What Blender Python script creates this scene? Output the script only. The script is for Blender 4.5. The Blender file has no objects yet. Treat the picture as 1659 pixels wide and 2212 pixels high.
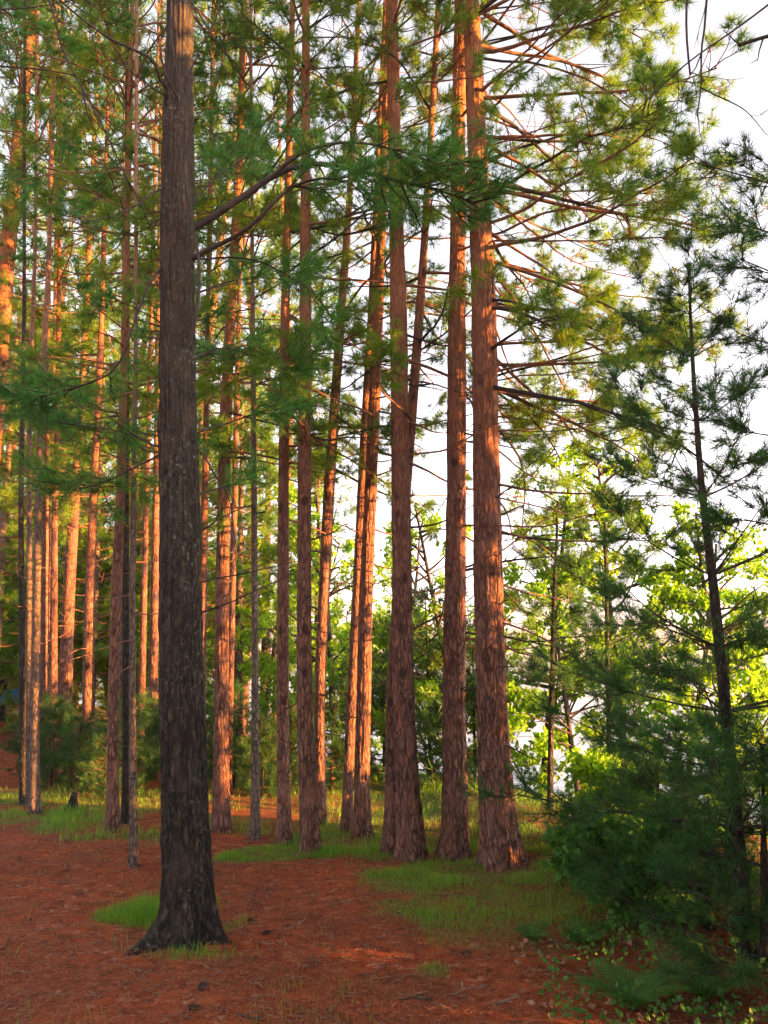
import bpy, math
import numpy as np
from mathutils import Vector, Matrix

scene = bpy.context.scene
COL = scene.collection

# ------------------------------------------------------------------ camera
S, CX, CY = 1720.0, 829.5, 1106.0            # focal length and centre in photo measuring units (1659 x 2212)
PITCH = math.radians(10.26)
CAM = np.array([0.0, 0.0, 1.6])
cam = bpy.data.cameras.new('camera')
cam.sensor_fit = 'VERTICAL'; cam.sensor_height = 36.0; cam.lens = 36.0 * S / 2212.0
cam.clip_start = 0.05; cam.clip_end = 6000.0
camo = bpy.data.objects.new('camera', cam); COL.objects.link(camo)
camo.location = CAM; camo.rotation_euler = (math.pi / 2 + PITCH, 0, 0)
scene.camera = camo

# ------------------------------------------------------------------ sky, sun, exposure
SUN_AZ, SUN_EL = math.radians(72), math.radians(7)      # azimuth from straight behind the camera towards the right
sdir = Vector((math.sin(SUN_AZ) * math.cos(SUN_EL), -math.cos(SUN_AZ) * math.cos(SUN_EL), math.sin(SUN_EL)))
world = bpy.data.worlds.new('World'); scene.world = world; world.use_nodes = True
wn, wl = world.node_tree.nodes, world.node_tree.links
bg = wn['Background']; bg.inputs['Strength'].default_value = 0.075
sky = wn.new('ShaderNodeTexSky'); sky.sky_type = 'NISHITA'; sky.sun_disc = False
sky.sun_elevation = SUN_EL; sky.sun_rotation = math.atan2(sdir.x, sdir.y)
sky.air_density = 1.0; sky.dust_density = 3.0; sky.ozone_density = 1.0
# thin white evening cloud over the clear sky: most of the blue is veiled
bw = wn.new('ShaderNodeRGBToBW'); wl.new(sky.outputs['Color'], bw.inputs[0])
wtc = wn.new('ShaderNodeTexCoord'); wno = wn.new('ShaderNodeTexNoise'); wno.inputs['Scale'].default_value = 2.5; wno.inputs['Detail'].default_value = 5
wl.new(wtc.outputs['Generated'], wno.inputs['Vector'])
wmr = wn.new('ShaderNodeMapRange'); wmr.inputs[1].default_value = 0.3; wmr.inputs[2].default_value = 0.65; wmr.inputs[3].default_value = 1.3; wmr.inputs[4].default_value = 2.0
wl.new(wno.outputs['Fac'], wmr.inputs[0])
wmu = wn.new('ShaderNodeMath'); wmu.operation = 'MULTIPLY'; wl.new(bw.outputs[0], wmu.inputs[0]); wl.new(wmr.outputs[0], wmu.inputs[1])
wti = wn.new('ShaderNodeMix'); wti.data_type = 'RGBA'; wti.blend_type = 'MULTIPLY'; wti.inputs[0].default_value = 1.0
wti.inputs[6].default_value = (0.90, 0.89, 1.0, 1); wl.new(wmu.outputs[0], wti.inputs[7])
wmx = wn.new('ShaderNodeMix'); wmx.data_type = 'RGBA'; wmx.inputs[0].default_value = 0.85
wl.new(sky.outputs['Color'], wmx.inputs[6]); wl.new(wti.outputs[2], wmx.inputs[7])
wl.new(wmx.outputs[2], bg.inputs['Color'])
sun = bpy.data.lights.new('sun', 'SUN'); sun.energy = 5.0; sun.angle = math.radians(0.5); sun.color = (1.0, 0.42, 0.10)
suno = bpy.data.objects.new('sun', sun); COL.objects.link(suno)
suno.rotation_euler = sdir.to_track_quat('Z', 'Y').to_euler(); suno.location = (20, -20, 15)
scene.view_settings.view_transform = 'Standard'; scene.view_settings.look = 'None'
scene.view_settings.gamma = 1.0; scene.view_settings.use_curve_mapping = False
scene.view_settings.exposure = 3.58
scene.cycles.max_bounces = 6; scene.cycles.diffuse_bounces = 4; scene.cycles.transmission_bounces = 4
scene.cycles.glossy_bounces = 2; scene.cycles.sample_clamp_indirect = 4.0
scene.cycles.use_denoising = True; scene.cycles.denoiser = 'OPENIMAGEDENOISE'; scene.cycles.denoising_input_passes = 'RGB_ALBEDO_NORMAL'; scene.cycles.denoising_prefilter = 'NONE'

# ------------------------------------------------------------------ helpers
def nrm(v):
    return v / (np.linalg.norm(v, axis=-1, keepdims=True) + 1e-9)

def ray(dx, dy):
    u = (CY - dy) / S
    c, s = math.cos(PITCH), math.sin(PITCH)
    return np.array([(dx - CX) / S, c - s * u, s + c * u])

def at_y(dx, dy, Y):
    r = ray(dx, dy); return CAM + r * (Y / r[1])

def vnoise(p):
    p = np.asarray(p, float); i = np.floor(p).astype(np.int64); f = p - i; u = f * f * (3 - 2 * f)
    def h(a, b, c):
        n = (i[..., 0] + a) * 374761393 + (i[..., 1] + b) * 668265263 + (i[..., 2] + c) * 1442695041
        n = (n & 0x7fffffff); n = ((n ^ (n >> 13)) * 1274126177) & 0x7fffffff
        return ((n ^ (n >> 16)) & 0xffff) / 65535.0
    x0 = h(0,0,0)*(1-u[...,0])+h(1,0,0)*u[...,0]; x1 = h(0,1,0)*(1-u[...,0])+h(1,1,0)*u[...,0]
    y0 = h(0,0,1)*(1-u[...,0])+h(1,0,1)*u[...,0]; y1 = h(0,1,1)*(1-u[...,0])+h(1,1,1)*u[...,0]
    a = x0*(1-u[...,1])+x1*u[...,1]; b = y0*(1-u[...,1])+y1*u[...,1]
    return a*(1-u[...,2])+b*u[...,2]

def sm(t):
    t = np.clip(t, 0, 1); return t * t * (3 - 2 * t)

LAKE_Z = -3.0
def bank(x, y):                                          # metres past the top of the lake bank
    return (x - 0.5) * 0.809 + (y - 11.0) * 0.588
def ground(x, y):
    x = np.asarray(x, float); y = np.asarray(y, float)
    s = bank(x, y)
    z = -5.0 * sm((s + 0.3) / 12.0)
    z = z + 0.22 * sm((-x - 3) / 6) * sm((y - 8) / 8) + 0.10 * sm((x - 0.2) / 1.5) * sm((y - 3) / 3) * sm((1 - s) / 2)
    p = np.stack([x * 0.9, y * 0.9, np.zeros_like(x)], -1)
    near = np.exp(-((x * x + y * y) / 900.0))
    z = z + near * (0.07 * (vnoise(p) - 0.5) + 0.03 * (vnoise(p * 3.1 + 7) - 0.5) + 0.012 * (vnoise(p * 11 + 3) - 0.5))
    return z

def at_ground(dx, dy):
    r = ray(dx, dy); t = 1.0
    for _ in range(4000):
        q = CAM + r * t
        if q[2] <= ground(q[0], q[1]): break
        t += 0.01
    return CAM + r * t

def mesh_np(name, V, tris=None, quads=None, mats=(), tri_mat=0, quad_mat=0, smooth=False, uv=None):
    me = bpy.data.meshes.new(name)
    V = np.asarray(V, np.float32).reshape(-1, 3)
    tris = np.zeros((0, 3), np.int32) if tris is None or len(tris) == 0 else np.asarray(tris, np.int32)
    quads = np.zeros((0, 4), np.int32) if quads is None or len(quads) == 0 else np.asarray(quads, np.int32)
    me.vertices.add(len(V)); me.vertices.foreach_set('co', V.ravel())
    idx = np.concatenate([quads.ravel(), tris.ravel()]).astype(np.int32)
    me.loops.add(len(idx)); me.loops.foreach_set('vertex_index', idx)
    nq, nt = len(quads), len(tris)
    me.polygons.add(nq + nt)
    me.polygons.foreach_set('loop_start', np.concatenate([np.arange(nq) * 4, nq * 4 + np.arange(nt) * 3]).astype(np.int32))
    for m in mats: me.materials.append(m)
    me.polygons.foreach_set('material_index', np.concatenate([np.full(nq, quad_mat), np.full(nt, tri_mat)]).astype(np.int32))
    sf = np.zeros(nq + nt, bool); sf[:nq] = smooth
    me.polygons.foreach_set('use_smooth', sf)
    me.update(calc_edges=True)
    return me

def add(name, me, parent=None, loc=None):
    o = bpy.data.objects.new(name, me); COL.objects.link(o)
    if parent is not None: o.parent = parent
    if loc is not None: o.location = loc
    return o

def tag(o, label=None, cat=None, group=None, kind=None):
    if label: o['label'] = label
    if cat: o['category'] = cat
    if group: o['group'] = group
    if kind: o['kind'] = kind
    return o

def thing(name, loc, label, cat, group=None):
    o = bpy.data.objects.new(name, None); COL.objects.link(o); o.location = loc; o.empty_display_size = 0.2
    return tag(o, label, cat, group)

class Geo:                                               # gathers tubes and triangles into one mesh
    def __init__(s): s.V, s.T, s.Q, s.n = [], [], [], 0
    def tubes(s, P, R, k=5):                             # P (B,N,3)  R (B,N)
        P = np.asarray(P, float); R = np.asarray(R, float)
        if P.ndim == 2: P, R = P[None], R[None]
        B, N = P.shape[:2]
        t = nrm(np.gradient(P, axis=1))
        m = nrm(P[:, -1] - P[:, 0])
        ref = np.where(np.abs(m[:, 2:3]) < 0.75, np.array([[0, 0, 1.0]]), np.array([[0.6, 0.8, 0.0]]))[:, None, :]
        n1 = nrm(np.cross(t, np.broadcast_to(ref, t.shape))); n2 = np.cross(t, n1)
        a = np.arange(k) / k * 2 * np.pi
        ring = P[:, :, None] + R[:, :, None, None] * (n1[:, :, None] * np.cos(a)[:, None] + n2[:, :, None] * np.sin(a)[:, None])
        ix = s.n + np.arange(B * N * k).reshape(B, N, k)
        q = np.stack([ix[:, :-1], np.roll(ix[:, :-1], -1, 2), np.roll(ix[:, 1:], -1, 2), ix[:, 1:]], -1)
        s.V.append(ring.reshape(-1, 3)); s.Q.append(q.reshape(-1, 4)); s.n += B * N * k
    def tris(s, V3):                                     # (M,3,3)
        M = len(V3); s.V.append(V3.reshape(-1, 3)); s.T.append(s.n + np.arange(M * 3).reshape(M, 3)); s.n += M * 3
    def quads(s, V4):
        M = len(V4); s.V.append(V4.reshape(-1, 3)); s.Q.append(s.n + np.arange(M * 4).reshape(M, 4)); s.n += M * 4
    def mesh(s, name, mats, tri_mat=0, quad_mat=0, smooth=True, origin=None):
        V = np.concatenate(s.V) if s.V else np.zeros((0, 3))
        if origin is not None: V = V - np.asarray(origin)
        return mesh_np(name, V, np.concatenate(s.T) if s.T else None, np.concatenate(s.Q) if s.Q else None, mats, tri_mat, quad_mat, smooth)

# ------------------------------------------------------------------ materials
def newmat(name):
    m = bpy.data.materials.new(name); m.use_nodes = True
    nt = m.node_tree; nt.nodes.clear()
    out = nt.nodes.new('ShaderNodeOutputMaterial')
    return m, nt.nodes, nt.links, out
def coords(N, L, scale, kind='Object', loc=(0, 0, 0)):
    tc = N.new('ShaderNodeTexCoord'); mp = N.new('ShaderNodeMapping'); mp.inputs['Scale'].default_value = scale
    mp.inputs['Location'].default_value = loc
    L.new(tc.outputs[kind], mp.inputs['Vector']); return mp.outputs['Vector']
def noise(N, L, vec, sc, det=3.0, rough=0.6):
    n = N.new('ShaderNodeTexNoise'); n.inputs['Scale'].default_value = sc; n.inputs['Detail'].default_value = det
    n.inputs['Roughness'].default_value = rough; L.new(vec, n.inputs['Vector']); return n
def ramp(N, L, fac, stops):
    r = N.new('ShaderNodeValToRGB'); e = r.color_ramp.elements
    while len(e) < len(stops): e.new(0.5)
    for i, (p, c) in enumerate(stops):
        e[i].position = p; e[i].color = (c, c, c, 1) if isinstance(c, (int, float)) else (*c, 1)
    L.new(fac, r.inputs['Fac']); return r.outputs['Color']
def mix(N, L, fac, a, b, mode='MIX'):
    m = N.new('ShaderNodeMix'); m.data_type = 'RGBA'; m.blend_type = mode
    for sock, v in ((m.inputs[0], fac), (m.inputs[6], a), (m.inputs[7], b)):
        if isinstance(v, (int, float)): sock.default_value = v
        elif isinstance(v, tuple): sock.default_value = (*v, 1)
        else: L.new(v, sock)
    return m.outputs[2]
def math_(N, L, op, a, b):
    m = N.new('ShaderNodeMath'); m.operation = op
    for i, v in enumerate((a, b)):
        if isinstance(v, (int, float)): m.inputs[i].default_value = v
        else: L.new(v, m.inputs[i])
    return m.outputs[0]

def bark(name, furrow, plate, plate2, upper, sx, sz, up0=3.0, up1=7.0, bump=0.02, lichen=0.0, edge=0.22):
    m, N, L, out = newmat(name)
    oi = N.new('ShaderNodeObjectInfo'); tc = N.new('ShaderNodeTexCoord')
    of = N.new('ShaderNodeVectorMath'); of.operation = 'MULTIPLY_ADD'; L.new(oi.outputs['Random'], of.inputs[0]); of.inputs[1].default_value = (31, 17, 0); L.new(tc.outputs['Object'], of.inputs[2])
    v = of.outputs[0]
    nz = noise(N, L, v, 7.0, 3)
    vm = N.new('ShaderNodeVectorMath'); vm.operation = 'MULTIPLY_ADD'
    L.new(nz.outputs['Color'], vm.inputs[0]); vm.inputs[1].default_value = (0.07, 0.07, 0.16); L.new(v, vm.inputs[2])
    mp = N.new('ShaderNodeMapping'); mp.inputs['Scale'].default_value = (sx, sx, sz); L.new(vm.outputs[0], mp.inputs['Vector'])
    vo = N.new('ShaderNodeTexVoronoi'); vo.feature = 'DISTANCE_TO_EDGE'; vo.inputs['Scale'].default_value = 1.0
    L.new(mp.outputs[0], vo.inputs['Vector'])
    vc = N.new('ShaderNodeTexVoronoi'); vc.feature = 'F1'; vc.inputs['Scale'].default_value = 1.0
    L.new(mp.outputs[0], vc.inputs['Vector'])
    fine = noise(N, L, coords(N, L, (60, 60, 22)), 1.0, 4, 0.7)
    vs = N.new('ShaderNodeTexVoronoi'); vs.feature = 'F1'; vs.inputs['Scale'].default_value = 2.1; L.new(mp.outputs[0], vs.inputs['Vector'])
    sub = N.new('ShaderNodeSeparateColor'); L.new(vs.outputs['Color'], sub.inputs[0])
    cm = noise(N, L, coords(N, L, (1, 1, 0.5)), 6.0, 3, 0.7)
    cmask = ramp(N, L, cm.outputs['Fac'], [(0.30, 0.25), (0.55, 1.0)])
    ck = ramp(N, L, vo.outputs['Distance'], [(0.0, 1.0), (edge, 0.0)])
    sz_ = N.new('ShaderNodeSeparateXYZ'); L.new(v, sz_.inputs[0])
    lowf = N.new('ShaderNodeMapRange'); lowf.inputs[1].default_value = 0.8; lowf.inputs[2].default_value = 4.0; lowf.inputs[3].default_value = 1.0; lowf.inputs[4].default_value = 0.5
    L.new(sz_.outputs['Z'], lowf.inputs[0])
    crack = math_(N, L, 'SUBTRACT', 1.0, math_(N, L, 'MULTIPLY', ck, math_(N, L, 'MULTIPLY', cmask, lowf.outputs[0])))
    cell = N.new('ShaderNodeSeparateColor'); L.new(vc.outputs['Color'], cell.inputs[0])
    pc = mix(N, L, cell.outputs[0], plate, plate2)
    pc = mix(N, L, ramp(N, L, sub.outputs[1], [(0.55, 0.0), (0.9, 0.55)]), pc, tuple(0.55 * c + 0.45 * sum(plate) / 3 * 1.25 for c in plate))
    pc = mix(N, L, ramp(N, L, sub.outputs[0], [(0.1, 0.6), (0.45, 0.0)]), pc, tuple(c * 0.5 for c in plate2))
    pc = mix(N, L, ramp(N, L, fine.outputs['Fac'], [(0.35, 0.0), (0.75, 0.6)]), pc, tuple(c * 0.45 for c in plate2))
    sep = N.new('ShaderNodeSeparateXYZ'); L.new(v, sep.inputs[0])
    mr = N.new('ShaderNodeMapRange'); mr.inputs[1].default_value = up0; mr.inputs[2].default_value = up1
    L.new(sep.outputs['Z'], mr.inputs[0])
    big = noise(N, L, v, 2.2, 2)
    upf = math_(N, L, 'MULTIPLY', mr.outputs[0], ramp(N, L, big.outputs['Fac'], [(0.25, 0.35), (0.6, 1.0)]))
    pc = mix(N, L, upf, pc, upper)
    col = mix(N, L, crack, furrow, pc)
    kn = N.new('ShaderNodeTexVoronoi'); kn.feature = 'F1'; kn.inputs['Scale'].default_value = 1.0; kn.inputs['Randomness'].default_value = 0.9
    L.new(coords(N, L, (4.2, 4.2, 2.6), loc=(1.3, 2.7, 0.4)), kn.inputs['Vector'])
    col = mix(N, L, ramp(N, L, kn.outputs['Distance'], [(0.10, 0.85), (0.17, 0.0)]), col, furrow)
    if lichen:
        ln = noise(N, L, coords(N, L, (1, 1, 0.8)), 38.0, 3, 0.65)
        ln2 = noise(N, L, v, 3.0, 2)
        lf = math_(N, L, 'MULTIPLY', ramp(N, L, ln.outputs['Fac'], [(0.57, 0.0), (0.64, 1.0)]), ramp(N, L, ln2.outputs['Fac'], [(0.42, 0.0), (0.62, lichen)]))
        col = mix(N, L, lf, col, (0.20, 0.23, 0.15))
    col = mix(N, L, math_(N, L, 'MULTIPLY', oi.outputs['Random'], 0.55), col, mix(N, L, 1.0, col, (0.74, 0.75, 0.74), 'MULTIPLY'))
    b = N.new('ShaderNodeBsdfPrincipled'); b.inputs['Roughness'].default_value = 0.85; b.inputs['Specular IOR Level'].default_value = 0.25
    L.new(col, b.inputs['Base Color'])
    hgt = math_(N, L, 'ADD', math_(N, L, 'ADD', math_(N, L, 'MULTIPLY', crack, 0.8), math_(N, L, 'MULTIPLY', fine.outputs['Fac'], 0.5)), math_(N, L, 'ADD', math_(N, L, 'MULTIPLY', cell.outputs[1], 0.5), math_(N, L, 'MULTIPLY', sub.outputs[2], 0.35)))
    bp = N.new('ShaderNodeBump'); bp.inputs['Strength'].default_value = 0.65; bp.inputs['Distance'].default_value = bump
    L.new(hgt, bp.inputs['Height']); L.new(bp.outputs[0], b.inputs['Normal']); L.new(b.outputs[0], out.inputs[0])
    return m

def leafmat(name, c1, c2, trans=0.35, sc=1.6, tcol=None, third=None):
    m, N, L, out = newmat(name)
    v = coords(N, L, (1, 1, 1))
    n = noise(N, L, v, sc, 2); n2 = noise(N, L, v, sc * 14, 1)
    f = math_(N, L, 'ADD', math_(N, L, 'MULTIPLY', n.outputs['Fac'], 0.6), math_(N, L, 'MULTIPLY', n2.outputs['Fac'], 0.4))
    oi = N.new('ShaderNodeObjectInfo')
    f = math_(N, L, 'ADD', f, math_(N, L, 'MULTIPLY', math_(N, L, 'SUBTRACT', oi.outputs['Random'], 0.5), 0.16))
    st = [(0.34, c1), (0.62, c2)] + ([(0.72, third)] if third else [])
    col = ramp(N, L, f, st)
    d = N.new('ShaderNodeBsdfPrincipled'); d.inputs['Roughness'].default_value = 0.55; d.inputs['Specular IOR Level'].default_value = 0.3
    L.new(col, d.inputs['Base Color'])
    t = N.new('ShaderNodeBsdfTranslucent')
    if tcol: L.new(mix(N, L, 1.0, col, tcol, 'MULTIPLY'), t.inputs['Color'])
    else: L.new(col, t.inputs['Color'])
    ms = N.new('ShaderNodeMixShader'); ms.inputs[0].default_value = trans
    L.new(d.outputs[0], ms.inputs[1]); L.new(t.outputs[0], ms.inputs[2]); L.new(ms.outputs[0], out.inputs[0])
    return m

def plain(name, c1, c2, sc=20.0, rough=0.85, spec=0.2):
    m, N, L, out = newmat(name)
    n = noise(N, L, coords(N, L, (1, 1, 1)), sc, 3)
    b = N.new('ShaderNodeBsdfPrincipled'); b.inputs['Roughness'].default_value = rough; b.inputs['Specular IOR Level'].default_value = spec
    L.new(ramp(N, L, n.outputs['Fac'], [(0.3, c1), (0.7, c2)]), b.inputs['Base Color']); L.new(b.outputs[0], out.inputs[0])
    return m

M = {}
M['bark_dark'] = bark('dark_pine_bark', (0.003, 0.0026, 0.0022), (0.066, 0.046, 0.026), (0.030, 0.021, 0.013), (0.046, 0.033, 0.020), 33, 8.5, 1.5, 5, 0.035, 0.35, 0.36)
M['bark_red'] = bark('red_pine_bark', (0.026, 0.012, 0.008), (0.26, 0.112, 0.066), (0.15, 0.068, 0.044), (0.33, 0.122, 0.042), 32, 7, 2.5, 7.5, 0.022, 0.0, 0.22)
M['bark_thin'] = bark('slender_pine_bark', (0.020, 0.015, 0.012), (0.17, 0.115, 0.08), (0.12, 0.08, 0.06), (0.34, 0.16, 0.08), 34, 12, 3.0, 7.0, 0.015, 0.0, 0.2)
M['branch'] = plain('branch_bark', (0.060, 0.034, 0.024), (0.21, 0.095, 0.050), 9.0)
M['branch_dark'] = plain('dark_branch_bark', (0.018, 0.014, 0.012), (0.055, 0.042, 0.034), 14.0)
M['needle_red'] = leafmat('red_pine_needles', (0.070, 0.190, 0.014), (0.170, 0.280, 0.020), 0.48, 1.4, (1.0, 1.0, 0.6), (0.20, 0.15, 0.04))
M['needle_white'] = leafmat('white_pine_needles', (0.026, 0.135, 0.020), (0.075, 0.235, 0.026), 0.45, 1.8, (1.0, 1.0, 0.7))
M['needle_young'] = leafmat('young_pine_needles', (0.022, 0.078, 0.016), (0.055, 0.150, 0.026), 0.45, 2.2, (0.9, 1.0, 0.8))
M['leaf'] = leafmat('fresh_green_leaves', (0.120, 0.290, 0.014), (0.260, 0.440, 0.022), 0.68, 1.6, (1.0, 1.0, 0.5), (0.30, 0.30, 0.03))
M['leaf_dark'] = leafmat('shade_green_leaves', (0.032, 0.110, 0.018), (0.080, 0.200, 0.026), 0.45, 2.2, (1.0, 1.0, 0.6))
M['grass'] = leafmat('grass_blades', (0.070, 0.210, 0.014), (0.165, 0.320, 0.022), 0.45, 7.0, (1.0, 1.0, 0.5), (0.34, 0.26, 0.09))

# ------------------------------------------------------------------ the ground
def axis_steps(lo, hi, fine_lo, fine_hi, step):
    mid = np.arange(fine_lo, fine_hi + 1e-6, step)
    left = [fine_lo]; d = step
    while left[-1] > lo: d *= 1.25; left.append(left[-1] - d)
    right = [fine_hi]; d = step
    while right[-1] < hi: d *= 1.25; right.append(right[-1] + d)
    return np.concatenate([np.array(left[1:])[::-1], mid, np.array(right[1:])])
gx = axis_steps(-600, 1500, -6, 5, 0.07); gy = axis_steps(-300, 1800, 1.5, 13, 0.07)
GX, GY = np.meshgrid(gx, gy)
GZ = ground(GX, GY)
mic = 0.014 * (vnoise(np.stack([GX * 14, GY * 14, GX * 0], -1)) - 0.5) * np.exp(-((GX ** 2 + GY ** 2) / 120))
V = np.stack([GX, GY, GZ + mic], -1)
ix = np.arange(V.shape[0] * V.shape[1]).reshape(V.shape[:2])
Q = np.stack([ix[:-1, :-1], ix[:-1, 1:], ix[1:, 1:], ix[1:, :-1]], -1).reshape(-1, 4)

def ground_material():
    m, N, L, out = newmat('pine_needle_floor')
    v = coords(N, L, (1, 1, 1))
    n1 = noise(N, L, v, 0.9, 4); n2 = noise(N, L, v, 9.0, 5, 0.7)
    wv = N.new('ShaderNodeTexVoronoi'); wv.feature = 'F1'; wv.inputs['Scale'].default_value = 1.0
    rot = N.new('ShaderNodeVectorMath'); rot.operation = 'MULTIPLY_ADD'
    L.new(n2.outputs['Color'], rot.inputs[0]); rot.inputs[1].default_value = (0.25, 0.25, 0); L.new(v, rot.inputs[2])
    mp = N.new('ShaderNodeMapping'); mp.inputs['Scale'].default_value = (26, 60, 20); mp.inputs['Rotation'].default_value = (0, 0, 0.5); L.new(rot.outputs[0], mp.inputs['Vector'])
    L.new(mp.outputs[0], wv.inputs['Vector'])
    c = ramp(N, L, n2.outputs['Fac'], [(0.28, (0.062, 0.012, 0.004)), (0.50, (0.255, 0.046, 0.010)), (0.78, (0.38, 0.092, 0.022))])
    sc = N.new('ShaderNodeSeparateColor'); L.new(wv.outputs['Color'], sc.inputs[0])
    c = mix(N, L, ramp(N, L, sc.outputs[0], [(0.0, 0.75), (0.45, 0.0)]), c, (0.075, 0.026, 0.015))
    c = mix(N, L, ramp(N, L, sc.outputs[1], [(0.90, 0.0), (0.97, 0.7)]), c, (0.42, 0.22, 0.12))
    c = mix(N, L, ramp(N, L, n1.outputs['Fac'], [(0.38, 0.0), (0.64, 0.75)]), c, (0.105, 0.032, 0.014))
    g = noise(N, L, v, 1.6, 4); 
    at = N.new('ShaderNodeAttribute'); at.attribute_name = 'green'
    gf = math_(N, L, 'MULTIPLY', at.outputs['Fac'], ramp(N, L, g.outputs['Fac'], [(0.35, 0.35), (0.6, 1.0)]))
    c = mix(N, L, gf, c, ramp(N, L, n2.outputs['Fac'], [(0.35, (0.045, 0.075, 0.018)), (0.7, (0.10, 0.14, 0.030))]))
    b = N.new('ShaderNodeBsdfPrincipled'); b.inputs['Roughness'].default_value = 0.9; b.inputs['Specular IOR Level'].default_value = 0.15
    L.new(c, b.inputs['Base Color'])
    bp = N.new('ShaderNodeBump'); bp.inputs['Strength'].default_value = 0.8; bp.inputs['Distance'].default_value = 0.03
    L.new(math_(N, L, 'ADD', n2.outputs['Fac'], math_(N, L, 'MULTIPLY', sc.outputs[0], 0.35)), bp.inputs['Height']); L.new(bp.outputs[0], b.inputs['Normal'])
    L.new(b.outputs[0], out.inputs[0]); return m

# green patches: photo x, y of the centre, half widths on the ground across / along, strength
PATCHES = [(320, 1985, .40, .33, 1.0), (400, 2062, .40, .14, .6), (505, 2002, .10, .2, .6),
           (90, 1765, 1.0, .45, .9), (200, 1782, .9, .4, .9), (310, 1806, .7, .28, .8), (150, 1720, 1.3, .8, .6), (320, 1740, 1.2, .9, .55),
           (500, 1780, .5, .6, .6), (600, 1845, .5, .28, .9), (690, 1825, .5, .4, .9), (560, 1852, .35, .16, .7), (770, 1795, .7, .7, .75),
           (890, 1895, .5, .3, .9), (980, 1880, .4, .35, .9), (830, 1840, .3, .3, .5), (1010, 1950, .5, .28, .55), (1140, 1945, .45, .3, .5), (910, 1965, .18, .22, .8), (1180, 1880, .7, .5, .8),
           (960, 1810, 1.0, .8, .8), (1100, 1815, 1.0, .8, .8), (1105, 2040, .35, .2, .35), (938, 2098, .10, .09, .9), (1250, 2000, .4, .3, .4), (1060, 1990, .55, .3, .6), (1200, 1960, .5, .35, .6), (960, 1920, .5, .25, .6), (1130, 1900, .5, .3, .7), (1000, 2020, .3, .2, .35)]
PW = [(at_ground(a, b), rx, ry, s) for a, b, rx, ry, s in PATCHES]
def green(x, y, bankside=0.0):
    g = np.zeros_like(x)
    w = 0.9 * (vnoise(np.stack([x * 2.6, y * 2.6, x * 0], -1)) - 0.5) + 0.5 * (vnoise(np.stack([x * 7, y * 7, x * 0 + 4], -1)) - 0.5)
    for p, rx, ry, s in PW:
        d = np.sqrt(((x - p[0]) / rx) ** 2 + ((y - p[1]) / ry) ** 2) + 1.1 * w
        g = np.maximum(g, s * sm((1.15 - d) / 0.55))
    return np.maximum(g, sm((bank(x, y) + 3.2) / 1.5) * sm((y - 7) / 1.5) * bankside)
gm = mesh_np('ground', V, quads=Q, mats=[ground_material()], smooth=True)
at = gm.attributes.new('green', 'FLOAT', 'POINT'); at.data.foreach_set('value', green(GX, GY, 0.95).ravel().astype(np.float32))
tag(add('ground', gm), kind='structure')

# lake and the far shore
def lake_material():
    m, N, L, out = newmat('lake_water')
    v = coords(N, L, (1, 1, 1)); n = noise(N, L, v, 1.3, 3)
    b = N.new('ShaderNodeBsdfPrincipled'); b.inputs['Base Color'].default_value = (0.03, 0.06, 0.09, 1); b.inputs['Roughness'].default_value = 0.12
    b.inputs['IOR'].default_value = 1.33
    bp = N.new('ShaderNodeBump'); bp.inputs['Strength'].default_value = 0.35; bp.inputs['Distance'].default_value = 0.12
    L.new(n.outputs['Fac'], bp.inputs['Height']); L.new(bp.outputs[0], b.inputs['Normal']); L.new(b.outputs[0], out.inputs[0]); return m
lv = np.array([[-700, -400, LAKE_Z], [1600, -400, LAKE_Z], [1600, 1700, LAKE_Z], [-700, 1700, LAKE_Z]], float)
tag(add('lake', mesh_np('lake', lv, quads=[[0, 1, 2, 3]], mats=[lake_material()])), kind='structure')
def far_hill(name, y0, h, x0, x1, seed):
    xs = np.linspace(x0, x1, 900); ts = np.linspace(0, 1, 26); X_, T_ = np.meshgrid(xs, ts)
    prof = .55 + .6 * vnoise(np.stack([X_ / 260 + seed, T_ * 0, T_ * 0 + 1], -1))
    Z_ = LAKE_Z - .5 + h * prof * np.where(T_ < .5, sm(T_ * 2) * .75 + .25 * np.minimum(T_ * 30, 1), sm((1 - T_) * 2)) + np.minimum(T_ * 40, 1) * (5 * vnoise(np.stack([X_ / 9, T_ * 50, T_ * 0], -1)) + 3 * vnoise(np.stack([X_ / 3.5, T_ * 90, T_ * 0 + 5], -1)))
    P = np.stack([X_ + 3 * vnoise(np.stack([X_ / 5, T_ * 60, T_ * 0 + 8], -1)), y0 + 420 * T_ + 14 * vnoise(np.stack([X_ / 45, T_ * 4, T_ * 0 + 3], -1)), Z_], -1)
    i = np.arange(P.shape[0] * P.shape[1]).reshape(P.shape[:2])
    q = np.stack([i[:-1, :-1], i[:-1, 1:], i[1:, 1:], i[1:, :-1]], -1).reshape(-1, 4)
    tag(add(name, mesh_np(name, P, quads=q, mats=[plain('far_forest', (0.025, 0.050, 0.022), (0.06, 0.09, 0.04), 0.12)], smooth=True)), kind='structure')
far_hill('hills', 800, 34, -500, 1400, 3.0)

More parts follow.
